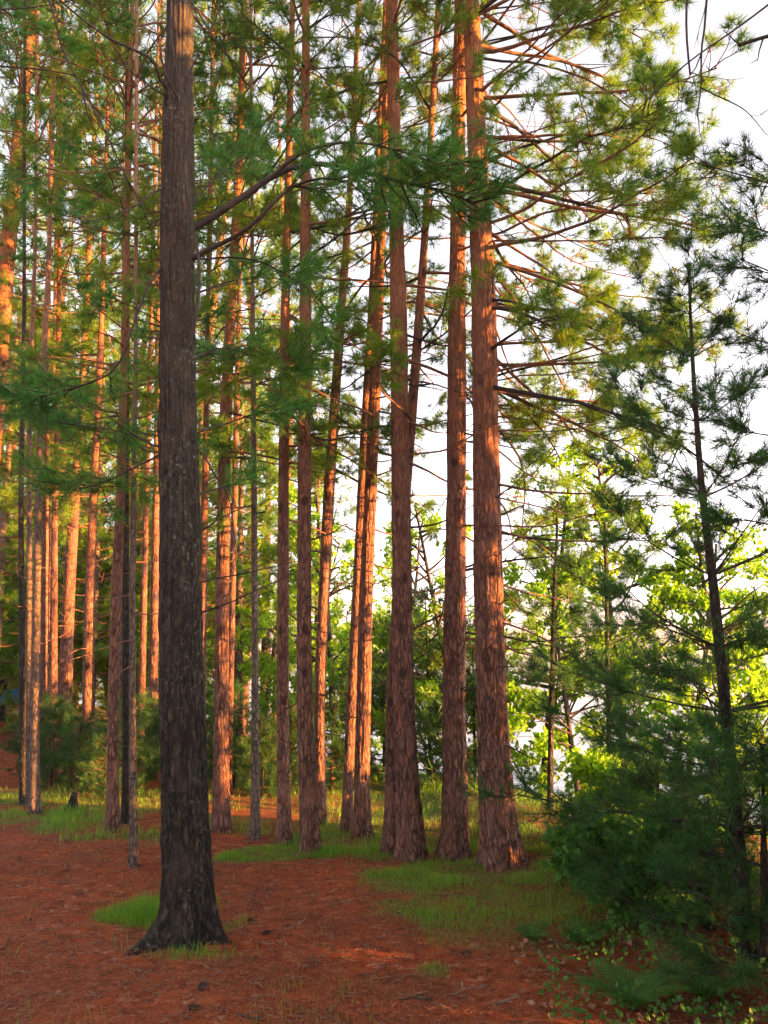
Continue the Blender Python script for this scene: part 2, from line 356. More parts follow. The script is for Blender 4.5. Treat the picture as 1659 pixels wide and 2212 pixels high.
# ------------------------------------------------------------------ pine building blocks
def smooth_path(pts, n):
    pts = np.asarray(pts, float); d = np.concatenate([[0], np.cumsum(np.linalg.norm(np.diff(pts, axis=0), axis=1))])
    t = np.linspace(0, d[-1], n)
    m = np.zeros_like(pts); h = np.diff(d)[:, None]; sl = np.diff(pts, axis=0) / h
    m[0], m[-1] = sl[0], sl[-1]
    if len(pts) > 2: m[1:-1] = (sl[:-1] * h[1:] + sl[1:] * h[:-1]) / (h[1:] + h[:-1])
    k = np.clip(np.searchsorted(d, t, 'right') - 1, 0, len(pts) - 2)
    H = (d[k + 1] - d[k])[:, None]; u = ((t - d[k]) / (d[k + 1] - d[k]))[:, None]
    return ((2*u**3-3*u**2+1)*pts[k] + (u**3-2*u**2+u)*H*m[k] + (-2*u**3+3*u**2)*pts[k+1] + (u**3-u**2)*H*m[k+1])

def gen_limb(rng, start, az, el, L, bend=0.0, kink=0.12, n=9):
    t = np.linspace(0, 1, n)
    e = el + bend * t + rng.normal(0, kink, n).cumsum() * 0.45
    a = az + rng.normal(0, kink, n).cumsum() * 0.7
    d = np.stack([np.cos(e) * np.cos(a), np.cos(e) * np.sin(a), np.sin(e)], -1)
    p = np.concatenate([[np.zeros(3)], np.cumsum(d[:-1] * (L / (n - 1)), 0)])
    return p + np.asarray(start)

def sample(path, t):                                     # path (N,3), t (K,) -> points, tangents
    n = len(path) - 1; k = np.minimum((t * n).astype(int), n - 1); u = (t * n - k)[:, None]
    return path[k] * (1 - u) + path[k + 1] * u, nrm(path[k + 1] - path[k])

def side_shoots(rng, P, T, ang, L, flat=0.5, n=5, rise=0.15, wob=0.06):
    """shoots from points P with parent tangents T: returns (B,n,3)"""
    B = len(P)
    up = np.array([0, 0, 1.0]); s = nrm(np.cross(T, up) + 1e-4); w = np.cross(s, T)
    ph = np.where(rng.random(B) < 0.5, 0, np.pi) + rng.normal(0, flat, B)
    r = s * np.cos(ph)[:, None] + w * np.sin(ph)[:, None]
    d0 = nrm(T * np.cos(ang)[:, None] + r * np.sin(ang)[:, None])
    t = np.linspace(0, 1, n)[None, :, None]
    cur = (up * rise + rng.normal(0, 0.22, (B, 3)))[:, None, :]
    p = P[:, None] + L[:, None, None] * (d0[:, None] * t + cur * t ** 2 * 0.5) + rng.normal(0, wob, (B, n, 3)) * L[:, None, None] * t * 0.5
    return p

def needles(g, rng, P, D, N, L, w, spread=0.9, droop=0.0):
    """bunches of N thin needles at P (B,3) around axis D"""
    B = len(P)
    if B == 0: return
    d = nrm(D[:, None] + rng.normal(0, spread, (B, N, 3)) + np.array([0, 0, -droop]))
    ln = L * rng.uniform(0.7, 1.15, (B, N, 1))
    sd = nrm(np.cross(d, rng.normal(0, 1, (B, N, 3)))) * (w * 0.5)
    b = P[:, None] + d * 0.006
    tri = np.stack([b - sd, b + sd, b + d * ln], 2)
    g.tris(tri.reshape(-1, 3, 3))

def leaves(g, rng, P, D, N, size, spread=1.0):
    B = len(P)
    if B == 0: return
    d = nrm(D[:, None] * 0.6 + rng.normal(0, spread, (B, N, 3)) + np.array([0, 0, -0.15])).reshape(-1, 3)
    nrm_ = nrm(np.cross(d, nrm(rng.normal(0, 1, d.shape) + np.array([0, 0, 0.3]))))
    s = size * rng.uniform(0.55, 1.2, (len(d), 1))
    b = np.repeat(P, N, 0) + d * s * 0.35 + rng.normal(0, size * 0.35, d.shape)
    up = np.cross(nrm_, d)
    fold = up * s * 0.10
    A, Lf, T_, R_ = b, b + d * s * 0.45 + nrm_ * s * 0.36 + fold, b + d * s, b + d * s * 0.45 - nrm_ * s * 0.36 + fold
    g.tris(np.stack([np.stack([A, Lf, T_], 1), np.stack([A, T_, R_], 1)], 1).reshape(-1, 3, 3))

STY = {
 # t0: where side shoots begin; lat: shoots per metre; ll: shoot length share; tw: twigs per shoot
 'red':   dict(t0=0.42, lat=4.4, ll=0.28, tw=8, twl=0.085, N=26, nl=0.100, nw=0.0055, spread=0.85, ends=1, flat=0.55, along=0),
 'white': dict(t0=0.25, lat=8.0, ll=0.36, tw=5, twl=0.16, N=13,  nl=0.100, nw=0.0042, spread=0.60, ends=1, flat=0.30, along=6),
 'young': dict(t0=0.2, lat=10.0, ll=0.36, tw=5, twl=0.12, N=16, nl=0.075, nw=0.0030, spread=0.65, ends=1, flat=0.35, along=7),
 'bare':  dict(t0=0.35, lat=3.0, ll=0.28, tw=1, twl=0.10, N=0, nl=0.1, nw=0.004, spread=0.7, ends=0, flat=0.6, along=0),
 'far':   dict(t0=0.26, lat=5.0, ll=0.30, tw=4, twl=0.14, N=13, nl=0.16, nw=0.010, spread=0.8, ends=1, flat=0.5, along=1),
 'farwhite': dict(t0=0.2, lat=5.0, ll=0.36, tw=3, twl=0.18, N=10, nl=0.14, nw=0.009, spread=0.65, ends=1, flat=0.3, along=3),
}
def dress_limb(rng, path, r0, sty, wood, fol, amount=1.0, r1=None, leaf=None):
    """put a limb's tube, its side shoots and twigs into wood, and its needles (or leaves) into fol"""
    c = STY[sty]; L = np.linalg.norm(np.diff(path, axis=0), axis=1).sum()
    n = len(path); r1 = r0 * 0.28 if r1 is None else r1
    far = sty.startswith('far')
    wood.tubes(path, np.linspace(r0, r1, n), 4 if far else 7)
    nl = max(2, int(c['lat'] * L * amount))
    t = np.sort(c['t0'] + (1 - c['t0']) * rng.random(nl) ** 0.8); t[-1] = 0.99
    P, T = sample(path, t)
    ll = L * c['ll'] * (1.15 - t * 0.65) * rng.uniform(0.5, 1.2, nl) + 0.05
    ll = np.minimum(ll, 0.75)
    sh = side_shoots(rng, P, T, rng.uniform(0.5, 1.1, nl), ll, c['flat'], 5, 0.25)
    wood.tubes(sh, np.linspace(1, 0.35, 5)[None] * np.clip(r0 * 0.36, 0.0025, 0.009) * rng.uniform(.7, 1.2, (nl, 1)), 3 if far else 4)
    tp, td = [], []
    if c['tw']:
        k = c['tw']
        ts = rng.uniform(0.3 if c['along'] > 2 else 0.55, 1.0, (nl, k)); idx = np.minimum((ts * 4).astype(int), 3); u = (ts * 4 - idx)[..., None]
        rows = np.arange(nl)[:, None]
        tP = (sh[rows, idx] * (1 - u) + sh[rows, idx + 1] * u).reshape(-1, 3); tT = nrm(sh[rows, idx + 1] - sh[rows, idx]).reshape(-1, 3)
        tl = c['twl'] * rng.uniform(0.4, 1.3, len(tP))
        tw = side_shoots(rng, tP, tT, rng.uniform(0.4, 1.0, len(tP)), tl, 0.9, 3, 0.3, 0.0)
        wood.tubes(tw, np.broadcast_to(np.array([0.003, 0.0025, 0.0018]) * (1.6 if far else 1), (len(tw), 3)), 3)
        tp.append(tw[:, 2]); td.append(nrm(tw[:, 2] - tw[:, 1]))
        if c['along'] > 0: tp.append(tw[:, 1]); td.append(nrm(tw[:, 2] - tw[:, 1]))
    tp.append(sh[:, 4]); td.append(nrm(sh[:, 4] - sh[:, 3]))
    for _ in range(c['along']):
        q = rng.uniform(0.3, 1.0, nl); i = np.minimum((q * 4).astype(int), 3); u = (q * 4 - i)[:, None]; r = np.arange(nl)
        tp.append(sh[r, i] * (1 - u) + sh[r, i + 1] * u); td.append(nrm(sh[r, i + 1] - sh[r, i]))
    P2, D2 = np.concatenate(tp), np.concatenate(td)
    if leaf: leaves(fol, rng, P2, D2, leaf[0], leaf[1])
    elif c['N']: needles(fol, rng, P2, D2, c['N'], c['nl'], c['nw'], c['spread'])

class Axis:                                              # a trunk's centre line and radius by height
    def __init__(s, pts, rad, top, tip=0.015):
        pts = np.asarray(pts, float); rad = np.asarray(rad, float)
        if pts[-1, 2] < top:
            d = (pts[-1] - pts[0]) / (pts[-1, 2] - pts[0, 2]); pts = np.vstack([pts, pts[-1] + d * (top - pts[-1, 2])]); rad = np.append(rad, tip)
        n = 60; z = np.linspace(pts[0, 2], pts[-1, 2], n)
        s.z = z; q = np.stack([np.interp(z, pts[:, 2], pts[:, i]) for i in range(2)], -1); r = np.interp(z, pts[:, 2], rad)
        for _ in range(3):
            q[1:-1] = (q[:-2] + 2 * q[1:-1] + q[2:]) / 4; r[1:-1] = (r[:-2] + 2 * r[1:-1] + r[2:]) / 4
        s.q, s.r = q, r
    def at(s, z):
        z = np.asarray(z, float)
        return np.stack([np.interp(z, s.z, s.q[:, 0]), np.interp(z, s.z, s.q[:, 1]), z], -1)
    def rad(s, z): return np.interp(z, s.z, s.r)

def trunk_mesh(name, ax, origin, mat, seed, k=28, dz=0.05, flare=0.55, rough=0.05, roots=None, fz=0.16, zmax=None):
    z0, z1 = ax.z[0] - 0.12, ax.z[-1]
    near = np.arange(z0, min(z0 + 1.2, z1), dz * 0.5); rest = np.arange(near[-1] + dz, z1, dz); z = np.concatenate([near, rest, [z1]])
    a = np.arange(k) / k * 2 * np.pi
    Z, A = np.meshgrid(z, a, indexing='ij')
    c = ax.at(np.maximum(z, ax.z[0])); r = ax.rad(z)
    h = np.maximum(Z - ax.z[0], 0)
    rng = np.random.default_rng(seed); lob = 1 + 0.55 * np.sin(A * 3 + rng.uniform(0, 6)) + 0.40 * np.sin(A * 5 + rng.uniform(0, 6)) + .3 * np.sin(A + rng.uniform(0, 6))
    R = r[:, None] * (1 + flare * np.exp(-h / fz) * lob)
    if roots:
        for ra, rl, rw in roots:
            dl = np.angle(np.exp(1j * (A - ra)))
            R = R + rl * np.exp(-(dl / rw) ** 2) * np.exp(-h / 0.075)
    ridge = vnoise(np.stack([np.cos(A) * 5.5 + seed, np.sin(A) * 5.5, Z * 5.0], -1)) - 0.5
    lump = vnoise(np.stack([np.cos(A) * 1.6 + seed, np.sin(A) * 1.6 + 9, Z * 1.7], -1)) - 0.5
    if k >= 60:
        f1 = vnoise(np.stack([np.cos(A) * 8.5 + seed + .35 * Z, np.sin(A) * 8.5, Z * 3.2], -1)); f2 = vnoise(np.stack([np.cos(A) * 17 + seed, np.sin(A) * 17 + .5 * Z, Z * 7.0], -1))
        R = R * (1 + 0.10 * (np.minimum(np.abs(2 * f1 - 1) * 2.2, 1) - .8) + 0.045 * (np.minimum(np.abs(2 * f2 - 1) * 2.0, 1) - .7))
    R = R * (1 + rough * 2.0 * ridge + 0.16 * lump)
    whorl = 0.045 * np.exp(-(((Z + seed * 0.13) % 0.62 - 0.31) / 0.05) ** 2); R = R * (1 + whorl * (1 + np.sin(A * 3 + np.floor((Z + seed * .13) / .62) * 2.0)) * 0.5)
    P = np.stack([c[:, 0:1] + R * np.cos(A), c[:, 1:2] + R * np.sin(A), Z], -1) - np.asarray(origin)
    ix = np.arange(P.shape[0] * k).reshape(-1, k)
    q = np.stack([ix[:-1], np.roll(ix[:-1], -1, 1), np.roll(ix[1:], -1, 1), ix[1:]], -1).reshape(-1, 4)
    return mesh_np(name, P, quads=q, mats=[mat], smooth=True)

def axis_from_photo(pts, top, Y=None):
    """pts: photo (x, y, width) from the base upwards; the base pixel (or Y) fixes where the tree stands"""
    if Y is None:
        b = at_ground(pts[0][0], pts[0][1]); Y = b[1]
    P = np.array([at_y(x, y, Y) for x, y, w in pts])
    fwd = np.array([0, math.cos(PITCH), math.sin(PITCH)])
    r = np.array([0.5 * w * np.dot(p - CAM, fwd) / S for p, (x, y, w) in zip(P, pts)])
    gz = float(ground(P[0, 0], P[0, 1]))
    if P[0, 2] > gz + 0.02:                              # carry the line down to the ground
        d = (P[0] - P[1]) / (P[1, 2] - P[0, 2]); P = np.vstack([P[0] + d * (P[0, 2] - gz), P]); r = np.append(r[0] * 1.05, r)
        P[0, 2] = float(ground(P[0, 0], P[0, 1]))
    else: P[0, 2] = gz
    return Axis(P, r, top)

# ------------------------------------------------------------------ the foreground white pine
def limb_child(root, wood, fol, wm, fm, label=None):
    o = add('limb', wood.mesh('limb', [wm], origin=root.location), root)
    if fol is not None and fol.n: add('foliage', fol.mesh('foliage', [fm], smooth=False, origin=root.location), o)
    if label: o['label'] = label
    return o
def photo_limb(root, rng, Y, pts, r0, r1, sty, amount=1.0, wm='branch_dark', fm='needle_white', label=None, n=14, t0=None, start=None):
    P = [at_y(x, y, Y + dy) for x, y, dy in pts]
    if start is not None: P = [np.asarray(start)] + P
    path = smooth_path(P, n)
    w, f = Geo(), Geo()
    old = STY[sty]['t0']
    if t0 is not None: STY[sty]['t0'] = t0
    dress_limb(rng, path, r0, sty, w, f, amount, r1)
    STY[sty]['t0'] = old
    return limb_child(root, w, f, M[wm], M[fm], label)

rng = np.random.default_rng(5)
ax0 = axis_from_photo([(409, 2035, 103), (407, 1900, 101), (398, 1700, 96), (392, 1500, 92), (387, 1100, 83), (382, 700, 76), (383, 400, 72), (387, 180, 62), (391, 0, 56)], 11.5)
b0 = ax0.at(ax0.z[0]); Y0 = b0[1]
t0 = thing('white_pine', b0, 'thick dark-barked pine closest to the viewer, with a root running out over the needles', 'tree')
add('trunk', trunk_mesh('trunk', ax0, b0, M['bark_dark'], 3, 160, 0.02, 0.32, 0.03, roots=[(math.radians(200), .16, .26), (math.radians(228), .36, .16), (math.radians(345), .10, .3), (math.radians(290), .05, .3)], fz=0.2), t0)
wp = lambda *a, **k: photo_limb(t0, rng, Y0, *a, **k)
wp([(400, 500, 0), (430, 488, 0), (480, 455, -.05), (540, 415, -.1), (600, 375, -.1), (650, 357, -.1), (720, 356, -.05), (790, 371, 0), (860, 392, .05), (950, 412, .1), (1030, 440, .1)], .026, .006, 'white', 1.5, t0=.52)
wp([(575, 392, -.1), (640, 338, -.2), (700, 314, -.3), (770, 308, -.4), (860, 325, -.4), (960, 360, -.4)], .014, .004, 'white', 1.4, t0=.35)
wp([(405, 565, 0), (440, 545, -.05), (500, 515, -.15), (545, 485, -.25), (590, 440, -.3), (625, 408, -.3), (700, 385, -.35), (760, 395, -.4)], .018, .005, 'white', 1.0, t0=.6)
wp([(408, 748, -.10), (422, 690, -.16), (430, 620, -.17), (428, 550, -.17), (414, 480, -.18), (402, 400, -.2), (401, 320, -.2), (403, 260, -.2), (390, 185, -.2), (374, 120, -.2), (370, 30, -.22), (372, -80, -.3)], .011, .006, 'bare', .0, n=40, label='dark branch turning straight up along the trunk')
wp([(403, 262, -.2), (402, 190, -.24), (430, 110, -.3), (465, 45, -.35), (480, -30, -.4)], .007, .004, 'bare', .5)
wp([(380, 200, 0), (350, 182, -.1), (330, 130, -.2), (290, 108, -.3), (235, 82, -.4), (190, 50, -.5), (140, 10, -.6), (100, -30, -.7)], .012, .005, 'bare', 1.0)
wp([(380, 215, 0), (345, 200, -.1), (300, 168, -.2), (250, 132, -.3)], .007, .003, 'bare', .8)
wp([(385, 210, -.1), (366, 180, -.16), (352, 140, -.2), (345, 95, -.22)], .010, .007, 'bare', .0, label='short upright dead stub')
wp([(370, 400, 0), (340, 412, -.1), (290, 445, -.3), (230, 470, -.5), (180, 480, -.7)], .008, .003, 'bare', 1.2)
wp([(375, 560, 0), (343, 583, -.08), (318, 620, -.1), (300, 670, -.1), (283, 715, -.1), (268, 765, -.05), (245, 800, 0), (200, 825, .1), (110, 852, .2), (20, 872, .3)], .010, .003, 'white', 1.3, t0=.5, n=18)
wp([(370, 955, .1), (343, 965, .3), (290, 940, .6), (220, 925, .9), (140, 915, 1.2), (60, 905, 1.5)], .010, .003, 'white', 1.5, t0=.15)
wp([(370, 965, .1), (340, 985, .4), (290, 1010, .8), (230, 1040, 1.2), (160, 1060, 1.6)], .009, .003, 'white', 1.4, t0=.2)
wp([(400, 1180, -.05), (412, 1168, -.12), (428, 1152, -.16), (468, 1120, -.22), (472, 1105, -.24)], .009, .005, 'bare', .0, label='short crooked dead stub')
wp([(420, 1262, 0), (440, 1256, 0), (520, 1240, -.1), (600, 1222, -.2), (640, 1212, -.25)], .006, .003, 'bare', .8)
wp([(420, 1330, 0), (440, 1322, 0), (500, 1300, -.1), (560, 1272, -.2), (640, 1235, -.3)], .006, .002, 'bare', .8)
wp([(410, 945, 0), (430, 933, 0), (490, 915, .2), (553, 893, .4), (620, 880, .5)], .008, .003, 'white', .9, t0=.3)
wp([(410, 960, 0), (433, 975, 0), (460, 1020, .05), (493, 1073, .1), (505, 1150, .1), (510, 1225, .1)], .006, .002, 'bare', 1.2)
wp([(400, 560, .05), (440, 560, .2), (495, 556, .3), (565, 566, .3), (620, 595, .3), (675, 632, .3), (697, 690, .3)], .009, .003, 'white', .9, t0=.1)
wp([(400, 790, .05), (440, 765, .2), (490, 752, .4), (550, 770, .6), (620, 800, .7)], .009, .003, 'white', 1.2, t0=.15)
wp([(400, 640, .05), (435, 630, .3), (490, 610, .6), (560, 600, .9), (640, 605, 1.1)], .009, .003, 'white', 1.2, t0=.15)
wp([(400, 470, .05), (440, 410, .4), (500, 360, .8), (570, 320, 1.1)], .009, .003, 'white', 1.2, t0=.25)
wp([(400, 1080, .05), (440, 1065, .2), (490, 1050, .4), (525, 1035, .6)], .008, .003, 'white', .8, t0=.3)
for i in range(6):                                       # the crown above
    z = rng.uniform(6.3, 11.2); a = rng.uniform(0, 6.28)
    w, f = Geo(), Geo(); dress_limb(rng, gen_limb(rng, ax0.at(z), a, rng.uniform(0, .4), rng.uniform(1.2, 2.0) * (12.5 - z) / 6, .1), .02, 'farwhite', w, f, .8)
    limb_child(t0, w, f, M['branch_dark'], M['needle_white'])

# ------------------------------------------------------------------ the red pines
def pine(name, label, pts, top, Y=None, cat='tree', group='red pines of the grove', mat='bark_red', k=24, seed=0, limbs=None, crown=None, flare=.5, dz=.06, fz=.14):
    ax = axis_from_photo(pts, top, Y); b = ax.at(ax.z[0])
    r = thing(name, b, label, cat, group)
    add('trunk', trunk_mesh('trunk', ax, b, M[mat], seed + 11, k, dz, flare, fz=fz), r)
    g = np.random.default_rng(seed + 100)
    if limbs:
        for (zl, zh, nper, lmin, lmax, azc, azs, el0, el1, r0, sty, amt, t00) in limbs:
            z = zl
            while z < zh:
                for j in range(nper):
                    a = azc + g.uniform(-azs, azs); f = (z - zl) / max(zh - zl, .1)
                    zz = z + g.uniform(-.08, .08); Lm = g.uniform(lmin, lmax)
                    p = gen_limb(g, ax.at(zz), a, el0 + (el1 - el0) * f + g.normal(0, .16), Lm, g.uniform(-.2, .2), .24 if sty == 'bare' else .15, 10)
                    w, fo = Geo(), Geo(); old = STY[sty]['t0']; STY[sty]['t0'] = t00
                    dress_limb(g, p, min(r0 * g.uniform(.7, 1.2), ax.rad(zz) * .55), sty, w, fo, amt); STY[sty]['t0'] = old
                    limb_child(r, w, fo, M['branch'] if g.random() < .55 else M['branch_dark'], M['needle_red'])  # bark tone drawn at random to imitate sunlit and unlit limbs
                z += g.uniform(.32, .5)
        for i in range(7):
            zz = ax.z[0] + g.uniform(.7, 4.2); w = Geo(); p = gen_limb(g, ax.at(zz), g.uniform(-2.6, .6), g.uniform(-.2, .5), ax.rad(zz) + g.uniform(.03, .22), 0, .2, 6)
            rr = g.uniform(.006, .012); w.tubes(p, np.linspace(rr, rr * .55, 6), 6); limb_child(r, w, None, M['branch_dark'], None, 'short dead stub')
    if crown is not None:
        o = add('crown', crown, r)
        d = ax.at(ax.z[-1]) - b; tilt = Vector(d).to_track_quat('Z', 'Y').to_matrix() @ Matrix.Rotation(g.uniform(0, 6.28), 3, 'Z')
        s = d[2] / 14.0
        o.rotation_euler = tilt.to_euler(); o.scale = (s * g.uniform(.85, 1.1),) * 2 + (s,)
    return r, ax
R = math.radians
RIGHTW = R(10)
def std(zb, l0=1.0, l1=2.0, right=1.0, amt=1.0):
    # lower dead and half-bare limbs, then leafy limbs to the top
    return [(zb, 5.0, 1, l0 * .4, l0 * .9, RIGHTW, R(95), -.05, .05, .010, 'bare', 1.0, .3),
            (3.6, 8.4, 2, l0 * .9, l1, RIGHTW, R(140), -.12, .25, .014, 'red', amt * .9, .38),
            (7.8, 11.5, 1, l0 * .5, l0 * 1.1, 0, R(180), .1, .6, .016, 'far', .5, .4)]
pine('red_pine', 'stout red pine standing farthest right of the big trunks, its flared base in grass', [(1083, 1868, 84), (1072, 1700, 74), (1060, 1500, 65), (1052, 1100, 58), (1047, 700, 53), (1033, 350, 42), (1017, 0, 34)], 12.5, k=96, dz=.025, seed=1, flare=.35,
     limbs=[(1.9, 4.0, 2, .8, 1.6, R(25), R(65), -.25, -.05, .011, 'red', .7, .5), (3.8, 8.6, 3, 1.3, 2.5, R(0), R(60), -.2, .0, .019, 'red', 1.15, .40), (8.4, 12, 1, .6, 1.3, 0, R(180), .1, .6, .016, 'far', .5, .4)])
pine('red_pine', 'red pine directly left of the rightmost big trunk, two sunlit stripes low on its bark', [(985, 1850, 58), (984, 1700, 54), (980, 1500, 50), (986, 1100, 42), (987, 700, 38), (990, 300, 30), (995, 0, 25)], 12.5, k=80, dz=.03, seed=2, flare=.3,
     limbs=[(1.8, 4.0, 2, .6, 1.5, R(25), R(60), -.1, 0, .012, 'bare', 1.2, .35), (4.0, 8.6, 1, 1.2, 2.3, R(20), R(80), -.15, .1, .014, 'red', 1.0, .48), (8.4, 12, 1, .6, 1.3, 0, R(180), .1, .6, .016, 'far', .5, .4)])
pine('red_pine', 'red pine with a flared base on the grass edge, third big trunk from the right', [(890, 1855, 60), (880, 1700, 50), (871, 1500, 46), (866, 1100, 40), (861, 700, 36), (852, 300, 28), (846, 0, 24)], 12.5, k=80, dz=.03, seed=3, flare=.3,
     limbs=[(1.8, 4.2, 2, .5, 1.3, R(10), R(70), -.1, .1, .011, 'bare', 1.0, .35), (4.2, 8.6, 1, 1.0, 2.0, R(30), R(150), -.1, .35, .016, 'red', .9, .48), (8.4, 12, 1, .6, 1.3, 0, R(180), .1, .6, .016, 'far', .5, .4)])
pine('red_pine', 'reddish pine half hidden behind the third big trunk from the right', [(845, 1843, 30), (845, 1500, 24), (880, 1000, 24), (905, 700, 20), (925, 400, 15)], 11.5, seed=4, limbs=std(4.0, .7, 1.4, amt=.6))
pine('red_pine', 'leaning red pine with the brightest orange sunlit lower trunk', [(784, 1808, 38), (782, 1650, 33), (790, 1300, 29), (803, 1000, 26), (816, 700, 23), (828, 400, 18)], 12.0, k=64, dz=.035, seed=5, flare=.25, limbs=std(2.2, .9, 1.8, amt=.9))
pine('red_pine', 'slimmer leaning pine close behind the brightest sunlit trunk', [(749, 1797, 24), (755, 1600, 22), (770, 1300, 20), (786, 950, 17), (800, 700, 14)], 11.0, seed=6, flare=.3, limbs=std(3.2, .8, 1.5, amt=.6))
pine('red_pine', 'straight red pine at the tip of the grass patch, its base nearest the path', [(672, 1842, 40), (664, 1700, 36), (657, 1500, 33), (657, 1100, 29), (660, 700, 26), (660, 300, 20), (661, 0, 15)], 12.0, k=64, dz=.035, seed=7, flare=.25, limbs=std(2.6, .9, 1.8, amt=1.0))
pine('red_pine', 'pine leaning rightward behind the straight trunk on the grass tip', [(692, 1785, 24), (690, 1500, 24), (708, 1100, 24), (735, 700, 20), (757, 400, 14)], 11.5, seed=8, flare=.3, limbs=std(3.0, .9, 1.7, amt=.9))
pine('red_pine', 'slender straight red pine between the thin sapling trunk and the grass-tip pine', [(613, 1823, 30), (611, 1500, 26), (612, 1100, 23), (615, 700, 19), (625, 300, 15), (632, 0, 11)], 12.0, k=26, seed=9, flare=.25, limbs=std(2.8, .9, 1.8, amt=1.0))
pine('red_pine', 'thinnest straight brown trunk between two thicker pines right of the dark pine', [(552, 1813, 21), (551, 1500, 15), (549, 1100, 13), (546, 700, 10), (544, 450, 8)], 9.0, seed=10, mat='bark_thin', flare=.3, limbs=[(3.0, 7.5, 2, .5, 1.0, 0, R(180), 0, .4, .01, 'far', .7, .3)])
pine('red_pine', 'red pine with a long orange sunlit band, right beside the dark foreground trunk', [(480, 1797, 38), (477, 1600, 32), (480, 1300, 29), (487, 900, 25), (503, 600, 20), (518, 330, 16)], 12.5, k=64, dz=.035, seed=12, flare=.25, limbs=std(3.0, .9, 1.9, amt=1.0))

pine('red_pine', 'pine trunk almost hidden behind the rightmost big trunk, leafy limbs reaching right', [(1076, 1800, 36), (1064, 1500, 33), (1055, 1100, 28), (1049, 700, 24), (1036, 300, 18), (1022, 0, 14)], 12.0, seed=14,
     limbs=[(3.2, 4.2, 1, .9, 1.9, R(0), R(70), -.3, -.1, .012, 'red', .9, .45), (4.0, 9.0, 2, 1.3, 2.6, R(5), R(70), -.25, .0, .017, 'red', 1.2, .38), (9.0, 12, 1, .6, 1.2, 0, R(180), .1, .6, .014, 'far', .5, .4)])
# crowns for the trees farther in
def make_crown(seed, zl, zh, lmax, sty, fm, per=4, H=14.0, amt=.8, low=0, step=.5):
    g = np.random.default_rng(seed); w, f = Geo(), Geo(); z = zl
    while z < zh:
        u = (z - zl) / (zh - zl); r00 = .014 if zh > 6 else .009; Lm = lmax * (0.45 + 0.9 * u) if u < .45 else lmax * (1.25 - 1.05 * u)
        for j in range(per):
            dress_limb(g, gen_limb(g, (0, 0, z + g.uniform(-.1, .1)), g.uniform(0, 6.28), g.uniform(-.2, .1) + .6 * u, Lm * g.uniform(.6, 1.25), g.uniform(-.1, .35), .16), r00, sty, w, f, amt)
        z += step * g.uniform(.8, 1.2)
    for j in range(low):
        dress_limb(g, gen_limb(g, (0, 0, g.uniform(min(1.6, zl * .6), zl)), g.uniform(0, 6.28), g.uniform(-.2, .1), g.uniform(.3, .9), .1, .26), .007, 'bare', w, Geo(), .8)
    G = Geo(); G.V = w.V + f.V; G.Q = w.Q; G.T = [t + w.n for t in f.T]
    return G.mesh('crown', [M['branch'], M[fm]], tri_mat=1, quad_mat=0)
CR = [make_crown(40 + i, 3.8 + .5 * i, 12.6, 1.8, 'far', 'needle_red', 3, low=8, amt=.65, step=.5) for i in range(3)]
CW = [make_crown(60 + i, 3.6 + .6 * i, 13.0, 1.8, 'farwhite', 'needle_white', 3, low=8, amt=.7) for i in range(2)]
CY_ = [make_crown(80 + i, 1.2, 13.8, 3.6, 'farwhite', 'needle_young', 5, low=0, amt=.5, step=.75) for i in range(2)]   # low bushy young pine

